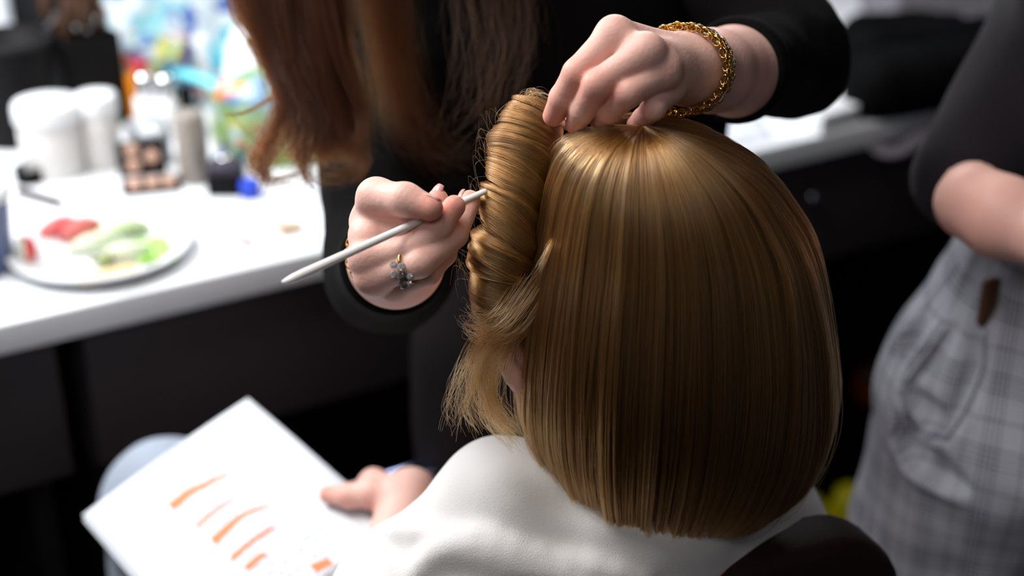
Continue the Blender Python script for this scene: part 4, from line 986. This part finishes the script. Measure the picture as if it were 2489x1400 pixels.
can('dark_bottle', 462, 330, [(0, 0), (.018, 0), (.019, .003), (.019, .048), (.010, .054)], M_blackp, 'short black bottle with black cap behind the grey tube', 'bottle', None, [(.0105, .052), (.0115, .054), (.0115, .074), (.009, .078), (0, .078)], M_blackp)
can('grey_tube', 476, 440, [(0, 0), (.0205, 0), (.022, .003), (.022, .088), (.0205, .092), (.0205, .100), (.015, .103), (0, .103)], M_greyp, 'tall taupe grey cylinder tube standing right of the open palette', 'tube')
# open clear box behind the palette
c = on(368, 395); t = empty('acrylic_box', c, 'clear acrylic box standing behind the open powder palette', 'box')
fa_ = frame(c, E)
for sx, sy, w, d_ in ((.024, 0, .002, .045), (-.024, 0, .002, .045), (0, .0225, .048, .002), (0, -.0225, .048, .002)):
    box('pane', w, d_, .062, fa_ @ Matrix.Translation((sx, sy, .031)), M_clear, t, bevel=.0004)
box('cotton_pads', .040, .036, .05, fa_ @ Matrix.Translation((0, 0, .026)), M_whitep, t, bevel=.006)
# powder palette
c = on(368, 456); ax_ = uv_(on(300, 434), on(400, 424)); t = empty('powder_palette', c, 'open black powder palette with round tan pans and mirror lid', 'makeup palette')
fp = frame(c, ax_)
box('tray', .080, .052, .008, fp @ Matrix.Translation((0, 0, .004)), M_blackp, t, bevel=.004)
lidM = fp @ Matrix.Translation((-.008, 0.0255, .008)) @ Matrix.Rotation(math.radians(62), 4, 'X') @ Matrix.Translation((0, .026, 0))
ld = box('lid', .066, .050, .006, lidM, M_blackp, t, bevel=.004)
for k, (px_, py_) in enumerate(((-.022, .011), (-.022, -.011), (.002, .011), (.002, -.011), (.025, .010), (.025, -.011))):
    lathe('pan', [(.0102, .006), (.0102, .0088), (.0095, .0092), (0, .0096)], fp @ Matrix.Translation((px_, py_, 0)), M_tan, t, 20)
for k, (px_, py_) in enumerate(((-.012, .011), (-.012, -.011), (.014, 0))):
    lathe('pan', [(.0100, .002), (.0100, .0040), (.0095, .0044), (0, .0046)], lidM @ Matrix.Translation((px_, py_, 0)), M_tan, ld, 20)
# dark stapler-like box, blue cap, black lid, pencil
c = on(552, 462); t = empty('dark_compact', c, 'dark hinged case with silver button behind the blue cap', 'case')
fc = frame(c, E*.8-NI*.5)
box('base', .045, .052, .030, fc @ Matrix.Translation((0, 0, .015)), M_blackp, t, bevel=.004); box('cover', .043, .048, .014, fc @ Matrix.Translation((0, 0, .037)), mat('dark_violet_plastic', (50, 42, 60), .4), t, bevel=.005)
lathe('button', [(.009, .043), (.009, .048), (.007, .051), (0, .0515)], fc, M_silver, t, 20)
can('blue_cap', 610, 478, [(0, .024), (.012, .024), (.014, .021), (.0142, 0), (.0125, 0), (.012, .018), (0, .019)], M_blue, 'bright blue round bottle cap on the white counter', 'cap')
can('black_lid', 76, 440, [(0, .004), (.016, .004), (.018, .012), (.0195, .022), (.0215, .022), (.0215, .003), (.019, 0), (0, 0)], M_blackp, 'small black open jar lid in front of the canister', 'lid')
a, b_ = on(46, 474), on(160, 506); a = a+A3(0, 0, .006); b_ = b_+A3(0, 0, .006); dv = uv_(a, b_); L = np.linalg.norm(b_-a)
t = empty('eye_pencil', a, 'dark brown cosmetic pencil lying left of the plate', 'pencil'); f_ = frame(a, None, dv)
lathe('barrel', [(0, 0), (.0055, .001), (.0060, .004), (.0060, L*.82)], f_, mat('pencil_brown', (62, 46, 44), .4), t, 12)
lathe('tip', [(.0060, L*.82), (.0050, L*.86), (.0016, L*.98), (0, L)], f_, M_blackp, t, 12)
a, b_ = on(493, 537)+A3(0, 0, .003), on(620, 603)+A3(0, 0, .003); dv = uv_(a, b_); L = np.linalg.norm(b_-a); f_ = frame(a, None, dv)
t = empty('applicator', a, 'slim pale applicator with a red tip lying on the counter', 'makeup applicator')
lathe('shaft', [(0, 0), (.0030, .001), (.0030, L*.74)], f_, mat('pale_grey_plastic', (140, 143, 162), .4), t, 10)
lathe('red_tip', [(.0030, L*.74), (.0036, L*.76), (.0036, L*.95), (.001, L)], f_, mat('red_tip', (205, 50, 70), .5), t, 10)
c = on(705, 562); t = empty('tan_stopper', c, 'small tan sponge wedge on the counter beside the stylist sleeve', 'sponge')
bm = bmesh.new(); vs = [bm.verts.new(v) for v in ((-.016, -.010, 0), (.016, -.010, 0), (.016, .010, 0), (-.016, .010, 0), (-.016, -.010, .016), (.016, -.010, .008), (.016, .010, .008), (-.016, .010, .016))]
for q in ((0, 3, 2, 1), (4, 5, 6, 7), (0, 1, 5, 4), (1, 2, 6, 5), (2, 3, 7, 6), (3, 0, 4, 7)): bm.faces.new([vs[x] for x in q])
bmesh.ops.transform(bm, matrix=frame(c, E), verts=bm.verts); bm_obj('wedge', bm, mat('tan_sponge', (226, 196, 168), .9, var=.1, vscale=100, bump=.4, bscale=500), t, bevel=.002)
def sheet(name, corners, label, m, cat='paper', rng=0.002, lift=0.0008):
    cs = [PZ(u, v, ZC+lift) for u, v in corners]; vs, fs = [], []; n = 10
    for j in range(n+1):
        for i in range(n+1):
            u, v = i/n, j/n; p = (cs[0]*(1-u)+cs[1]*u)*(1-v)+(cs[3]*(1-u)+cs[2]*u)*v
            vs.append(p+A3(0, 0, rng*(0.5+0.5*math.sin(3*u+5*v+lift*4000))*(u*(1-u)*4*.5+.5)))
    for j in range(n):
        for i in range(n): q = j*(n+1)+i; fs.append((q, q+1, q+n+2, q+n+1))
    o = mesh(name, vs, fs, m); s_ = o.modifiers.new('thick', 'SOLIDIFY'); s_.thickness = .0007; s_.offset = 1
    return tag(o, label, cat)
sheet('paper_towel', [(-60, 690), (120, 720), (30, 765), (-120, 740)], 'white paper towel under the near rim of the plate', M_blank)
sheet('paper_sheet', [(640, 440), (760, 425), (800, 500), (668, 520)], 'blank white sheet lying near the stylist sleeve', M_blank)
# paper cup at the left edge
can('paper_cup', -42, 655, [(0, 0), (.034, 0), (.036, .003), (.044, .088), (.0455, .092), (.046, .098), (.044, .1), (.0425, .095), (.035, .010), (0, .008)], mat('blue_grey_cup', (96, 110, 150), .5), 'blue grey paper cup with white lid cut by the left edge', 'cup', None,
    [(.0445, .094), (.0475, .095), (.048, .100), (.046, .106), (.040, .112), (0, .112)], M_whitep)

# ---- plate of fruit
pc = on(246, 622)
pl_ = tag(lathe('plate', [(0, .004), (.070, .004), (.082, .008), (.100, .017), (.110, .0195), (.1125, .0185), (.110, .015), (.098, .012), (.080, .003), (.070, .0), (0, .0)], frame(pc), M_whitep, None, 72), 'round white paper plate of sliced fruit on the counter', 'plate')
def pz(u, v, z=.006): return PZ(u, v, ZC+z)
def wedge(name, c, direction, L, W, H, m_flesh, m_skin, label, cat, group=None, tilt=0.0):
    """crescent slice: flesh faces meeting at a ridge, rounded skin outside"""
    t = empty(name, c, label, cat, group); F_ = frame(c, direction) @ Matrix.Rotation(tilt, 4, 'X')
    ns_, na = 16, 9; vs, fs = [], []; sv_, sf_ = [], []
    for i in range(ns_+1):
        a = -1+2*i/ns_; k = math.sqrt(max(0, 1-a*a))
        ring_ = [Vector((a*L/2, -W*.45*k, H*.25*(1-k)+0.001))]
        for j in range(na): 
            b2 = -0.15+1.85*j/(na-1); ring_.append(Vector((a*L/2, (-W*.45+W*math.cos(b2))*k, (H*math.sin(max(0, b2)))*k+0.001)))
        vs += [F_ @ r for r in ring_]; sv_ += [F_ @ (r+Vector((0, .0006, .0006))) for r in ring_[1:-2]]
    m_ = na+1
    for i in range(ns_):
        for j in range(m_): fs.append((i*m_+j, i*m_+(j+1) % m_, (i+1)*m_+(j+1) % m_, (i+1)*m_+j))
    k_ = na-2
    for i in range(ns_):
        for j in range(k_-1): sf_.append((i*k_+j, i*k_+j+1, (i+1)*k_+j+1, (i+1)*k_+j))
    mesh('flesh', vs, fs, m_flesh, t); o = mesh('skin', sv_, sf_, m_skin, t); s_ = o.modifiers.new('t', 'SOLIDIFY'); s_.thickness = .0006
    return t
M_red = mat('tomato_flesh', (240, 128, 128), .35, sss=.2, var=.2, vscale=90); M_redskin = mat('tomato_skin', (232, 92, 84), .3)
M_applef = mat('apple_flesh', (242, 238, 220), .5, var=.05, vscale=60); M_appleskin = mat('red_apple_skin', (214, 58, 62), .3)
M_pearf = mat('pale_green_flesh', (230, 236, 214), .5, var=.05, vscale=60); M_pearskin = mat('green_apple_skin', (186, 212, 136), .35)
wedge('tomato_wedge', pz(146, 570), A3(.75, .65, 0), .062, .020, .026, M_red, M_redskin, 'red tomato wedge, left of the two', 'tomato', 'tomato wedges')
wedge('tomato_wedge', pz(200, 575), A3(.8, .6, 0), .062, .021, .027, M_red, M_redskin, 'red tomato wedge, right of the two, beside pale slice', 'tomato', 'tomato wedges')
wedge('apple_slice', pz(70, 618, .010), A3(.25, -.97, 0), .064, .018, .022, M_applef, M_appleskin, 'red skinned apple slice on the left rim of the plate', 'apple slice', 'fruit slices')
wedge('apple_slice', pz(236, 606), A3(.85, .5, 0), .075, .022, .024, M_pearf, M_pearskin, 'pale green apple slice next to the tomato wedges', 'apple slice', 'fruit slices')
wedge('apple_slice', pz(312, 630), A3(.95, .25, 0), .070, .024, .024, M_pearf, M_pearskin, 'pale green apple slice towards the right of the plate', 'apple slice', 'fruit slices')
wedge('apple_slice', pz(300, 570), A3(.9, .4, 0), .072, .020, .022, M_pearf, M_pearskin, 'pale green apple slice at the back of the plate', 'apple slice', 'fruit slices')
M_leaf = mat('lettuce', (150, 200, 96), .5, sss=.2, var=.35, vscale=70)
for (u, v, r_, sd, lb) in ((365, 600, .024, 1, 'frilly lettuce leaf behind the right apple slice'), (378, 632, .022, 2, 'frilly lettuce leaf at the right rim of the plate'), (318, 556, .020, 3, 'small lettuce leaf at the back of the plate'), (246, 640, .012, 4, 'dark leaf scrap below the pale apple slice')):
    c = pz(u, v, .012); vs, fs = [], []; nr, na = 7, 28; rg = np.random.default_rng(sd); p_ = rg.uniform(0, 6, 3)
    for i in range(nr):
        q = i/(nr-1)
        for j in range(na):
            a = 2*math.pi*j/na; rr_ = r_*q*(1+.18*math.sin(3*a+p_[0])+.10*math.sin(9*a+p_[1])*q)
            vs.append(c+A3(rr_*math.cos(a), rr_*math.sin(a), .010*q*q*(.5+math.sin(2*a+p_[2])*.5)+.004*q*math.sin(11*a+p_[0])))
    for i in range(nr-1):
        for j in range(na): fs.append((i*na+j, i*na+(j+1) % na, (i+1)*na+(j+1) % na, (i+1)*na+j))
    o = mesh('lettuce_leaf', vs, fs, M_leaf if sd != 4 else mat('dark_leaf', (110, 120, 30), .5, var=.3, vscale=90)); s_ = o.modifiers.new('t', 'SOLIDIFY'); s_.thickness = .0007; tag(o, lb, 'lettuce', 'lettuce leaves')
c = pz(262, 672, .006); cr_ = solid('cracker', [field_mesh([([cone(c-E*.030, c+E*.030, .006), cone(c-E*.028+NI*.006, c+E*.028+NI*.006, .006)], .01)], .0012, disp=cloth_noise(.0006, 500, 5))], mat('toasted_bread', (232, 200, 150), .8, var=.15, vscale=150), None, 0)
tag(cr_, 'long toasted cracker strip at the near side of the plate', 'cracker')

# ---- colourful printed bags behind the bottles
def print_mat(name, cols, scale, dist=0.35):
    m = bpy.data.materials.new(name); m.use_nodes = True; nt_ = m.node_tree; b2 = nt_.nodes['Principled BSDF']; b2.inputs['Roughness'].default_value = .3
    tc = nt_.nodes.new('ShaderNodeTexCoord'); nz_ = nt_.nodes.new('ShaderNodeTexNoise'); nz_.inputs['Scale'].default_value = scale*.6
    mixv = nt_.nodes.new('ShaderNodeMix'); mixv.data_type = 'RGBA'; mixv.inputs['Factor'].default_value = dist*.15
    nt_.links.new(tc.outputs['Object'], nz_.inputs['Vector']); nt_.links.new(tc.outputs['Object'], mixv.inputs['A']); nt_.links.new(nz_.outputs['Color'], mixv.inputs['B'])
    vo = nt_.nodes.new('ShaderNodeTexVoronoi'); vo.inputs['Scale'].default_value = scale; nt_.links.new(mixv.outputs['Result'], vo.inputs['Vector'])
    sp = nt_.nodes.new('ShaderNodeSeparateColor'); nt_.links.new(vo.outputs['Color'], sp.inputs[0])
    cr = nt_.nodes.new('ShaderNodeValToRGB'); cr.color_ramp.interpolation = 'CONSTANT'
    els = cr.color_ramp.elements
    while len(els) < len(cols): els.new(0.5)
    for i, (pos, c_) in enumerate(cols): els[i].position = pos; els[i].color = lin(c_)
    nt_.links.new(sp.outputs[0], cr.inputs[0]); nt_.links.new(cr.outputs[0], b2.inputs['Base Color']); return m
M_print1 = print_mat('pale_print', [(0, (214, 224, 230)), (.34, (150, 206, 216)), (.50, (130, 160, 205)), (.62, (205, 200, 214)), (.76, (84, 176, 196)), (.88, (84, 110, 180))], 34)
M_print2 = print_mat('bright_print', [(0, (170, 190, 205)), (.20, (126, 156, 80)), (.38, (96, 130, 170)), (.54, (150, 176, 130)), (.68, (214, 110, 44)), (.76, (66, 40, 100)), (.84, (40, 116, 128)), (.93, (196, 190, 96))], 50)
def soft_bag(name, u0, u1, vb, height, depth, m, label, seed, lean=0.0):
    a, b2 = on(u0, vb), on(u1, vb+(u1-u0)*-.0); cen = (a+b2)/2; wx = b2-a; W = np.linalg.norm(wx); wx /= W; nx = np.cross(A3(0, 0, 1), wx)
    pr = []
    for sx in (-1, 1):
        for z in (.12, .92): pr.append(cone(cen+wx*sx*(W/2-depth*.45)*(1 if z < .5 else .95)+A3(0, 0, height*z)+nx*depth*.55+nx*lean*z, cen+wx*sx*(W/2-depth*.45)*.2+A3(0, 0, height*z)+nx*depth*.55+nx*lean*z, depth*.42, depth*.44))
    for sx in (-1, -.5, 0, .5, 1): pr.append(cone(cen+wx*sx*(W/2-depth*.45)+A3(0, 0, height*.12)+nx*depth*.55, cen+wx*sx*(W/2-depth*.45)*.95+A3(0, 0, height*.92)+nx*depth*.55+nx*lean*.9, depth*.44, depth*.40))
    o = solid(name, [field_mesh([(pr, .04)], .005, disp=cloth_noise(.010, 60, seed), cuts=[((0, 0, ZC+.0005), (0, 0, -1))])], m, None, 1)
    return tag(o, label, 'bag'), cen, wx, nx, W
soft_bag('tote_bag', 250, 700, 205, .34, .11, M_print1, 'pale blue and white printed tote bag behind the bottles', 61)
bg, cen, wx, nx, W = soft_bag('pouch', 520, 800, 405, .085, .09, M_print2, 'bright multicolour printed pouch in front of the tote bag', 62)
soft_bag('pouch', 300, 470, 262, .075, .06, M_print2, 'multicolour pouch behind the silver capped spray bottles', 64)
c = on(560, 250); 
st_ = tube('shoulder_strap', spline([P(405, 165, 2.30), P(470, 185, 2.22), P(560, 222, 2.14), P(640, 262, 2.09), P(730, 305, 2.07), P(790, 345, 2.07)], 30), .016, mat('teal_webbing', (120, 214, 226), .5), None, 8, .3)
tag(st_, 'wide turquoise strap trailing over the printed pouch', 'strap')
can('orange_bottle', 352, 290, [(0, 0), (.022, 0), (.023, .003), (.023, .074), (.014, .082), (0, .084)], mat('orange_plastic', (228, 136, 26), .4), 'orange and red bottle behind the silver capped bottles', 'bottle', None, [(.0142, .080), (.0150, .082), (.0150, .096), (0, .097)], mat('crimson_cap', (190, 40, 60), .4))
can('white_tube', 500, 240, [(0, 0), (.011, 0), (.012, .003), (.012, .10), (.010, .105), (0, .106)], M_whitep, 'slim white tube standing in front of the tote bag', 'tube')
tw_ = solid('rolled_towel', [field_mesh([([cone(P(610, 110, 2.26), P(600, 235, 2.21), .038, .040)], .01)], .004, disp=cloth_noise(.004, 80, 71), cuts=[((0, 0, ZC+.0005), (0, 0, -1))])], M_whitep, None, 1)
tag(tw_, 'white rolled towel leaning between tote bag and stylist hair', 'towel')

# ================================================================== things on the right
c = on(2002, 300); t = empty('tissue_box', c, 'flat white box with blue far edge on the counter right of the sleeve', 'box')
ft = frame(c, E*.95+NI*.1)
box('carton', .085, .105, .030, ft @ Matrix.Translation((0, .02, .0155)), M_whitep, t, bevel=.003); box('blue_edge', .085, .016, .036, ft @ Matrix.Translation((0, .081, .0185)), mat('blue_card', (60, 130, 210), .5), t, bevel=.002)
sheet('paper_stack', [(1700, 285), (1830, 268), (1880, 335), (1745, 365)], 'white papers on the counter behind the top of the bob', M_blank, rng=.003)
M_bag = mat('black_nylon', (5, 5, 6), .8, spec=.08, var=.2, vscale=10)
bb_ = empty('duffel_bag', on(2240, 250), 'large black duffel bag on the far right of the counter', 'bag')
ba = [cone(on(2122, 280)+A3(0, 0, .045), on(2440, 228)+A3(0, 0, .045), .058), cone(on(2110, 190)+A3(0, 0, .042), on(2480, 165)+A3(0, 0, .042), .052), cone(on(2090, 130)+A3(0, 0, .035), on(2300, 120)+A3(0, 0, .03), .04)]
solid('shell', [field_mesh([(ba, .05)], .008, disp=cloth_noise(.008, 40, 81), cuts=[((0, 0, ZC+.0005), (0, 0, -1))])], M_bag, bb_, 1)
tube('strap', spline([P(2098, 268, 2.28), P(2108, 320, 2.24), P(2138, 362, 2.22), P(2180, 368, 2.21), P(2225, 345, 2.22), P(2270, 315, 2.24), P(2310, 290, 2.26)], 30), .013, mat('grey_webbing', (92, 86, 94), .7), bb_, 8, .35)
c = on(2390, 70)+A3(0, 0, .0); t = empty('equipment_case', c, 'grey equipment case with dark latch at top right behind the bag', 'case')
fe = frame(c, RT*.94-UP*.28, (-FW*.6+UP*.8)*1.0)
box('case_shell', .40, .20, .15, frame(c+A3(.0, .06, .076), (.94, .1, 0)), mat('grey_case', (120, 116, 122), .5), t, bevel=.012)
box('latch', .065, .02, .05, frame(c+A3(-.05, -.04, .105), (.94, .1, 0)), M_blackp, t, bevel=.004)
tube('edge_rail', [c+A3(-.19, -.062, .03), c+A3(.0, -.042, .03), c+A3(.18, -.022, .03)], .008, mat('pale_rail', (150, 146, 150), .4), t, 8)
# floor: yellow bag, rust bag
c = A3(P(2028, 1200, 2.55)[0], P(2028, 1200, 2.55)[1], 0)
yb = solid('yellow_bag', [field_mesh([([cone(c+A3(-.05, 0, .06), c+A3(-.045, 0, .135), .05, .035), cone(c+A3(.035, 0, .06), c+A3(.03, 0, .155), .055, .032), cone(c+A3(-.05, 0, .05), c+A3(.04, 0, .05), .055)], .02)], .004, disp=cloth_noise(.006, 70, 91), cuts=[((0, 0, .0005), (0, 0, -1))])], mat('yellow_vinyl', (214, 206, 20), .4), None, 1)
tag(yb, 'yellow open bag on the floor between the bob and plaid trousers', 'bag')
c = PZ(2150, 985, 0)
rb2 = empty('rust_bag', c, 'rust brown bag with grey clasp on the floor beside the plaid trousers', 'bag')
solid('pouch_body', [field_mesh([([cone(c+A3(-.03, 0, .05), c+A3(.10, 0, .05), .05), cone(c+A3(-.02, 0, .06), c+A3(.09, 0, .11), .04, .03)], .02)], .004, disp=cloth_noise(.004, 60, 95), cuts=[(c+A3(0, 0, .0005), (0, 0, -1))])], mat('rust_leather', (226, 104, 40), .5), rb2, 1)
cl_ = c+A3(-.045, -.045, .10); lathe('clasp', [(0, .012), (.016, .011), (.024, .004), (.022, -.006), (0, -.008)], frame(cl_, None, -FW), mat('grey_clasp', (130, 122, 126), .4, metal=.6), rb2, 20)
# folded towel on the client's far shoulder
tq = [P(1886, 1222, 1.235), P(1962, 1192, 1.26), P(1998, 1312, 1.235), P(1905, 1370, 1.20)]
vs, fs = [], []; n = 8
for s_ in (0, 1):
    for j in range(n+1):
        for i in range(n+1):
            u, v = i/n, j/n; p = (tq[0]*(1-u)+tq[1]*u)*(1-v)+(tq[3]*(1-u)+tq[2]*u)*v; vs.append(p+s_*0.012*FW+0.002*math.sin(4*u+3*v)*UP)
m_ = n+1; S_ = m_*m_
for j in range(n):
    for i in range(n): q = j*m_+i; fs += [(q, q+1, q+m_+1, q+m_), (S_+q, S_+q+m_, S_+q+m_+1, S_+q+1)]
rim = [i for i in range(n)]+[j*m_+n for j in range(n)]+[n*m_+n-i for i in range(n)]+[(n-j)*m_ for j in range(n)]
for k in range(len(rim)): a, b2 = rim[k], rim[(k+1) % len(rim)]; fs.append((a, S_+a, S_+b2, b2))
tag(mesh('folded_towel', vs, fs, mat('white_towel', (226, 232, 242), .9, bump=.3, bscale=600)), 'folded white towel between the robe and the chair back', 'towel')
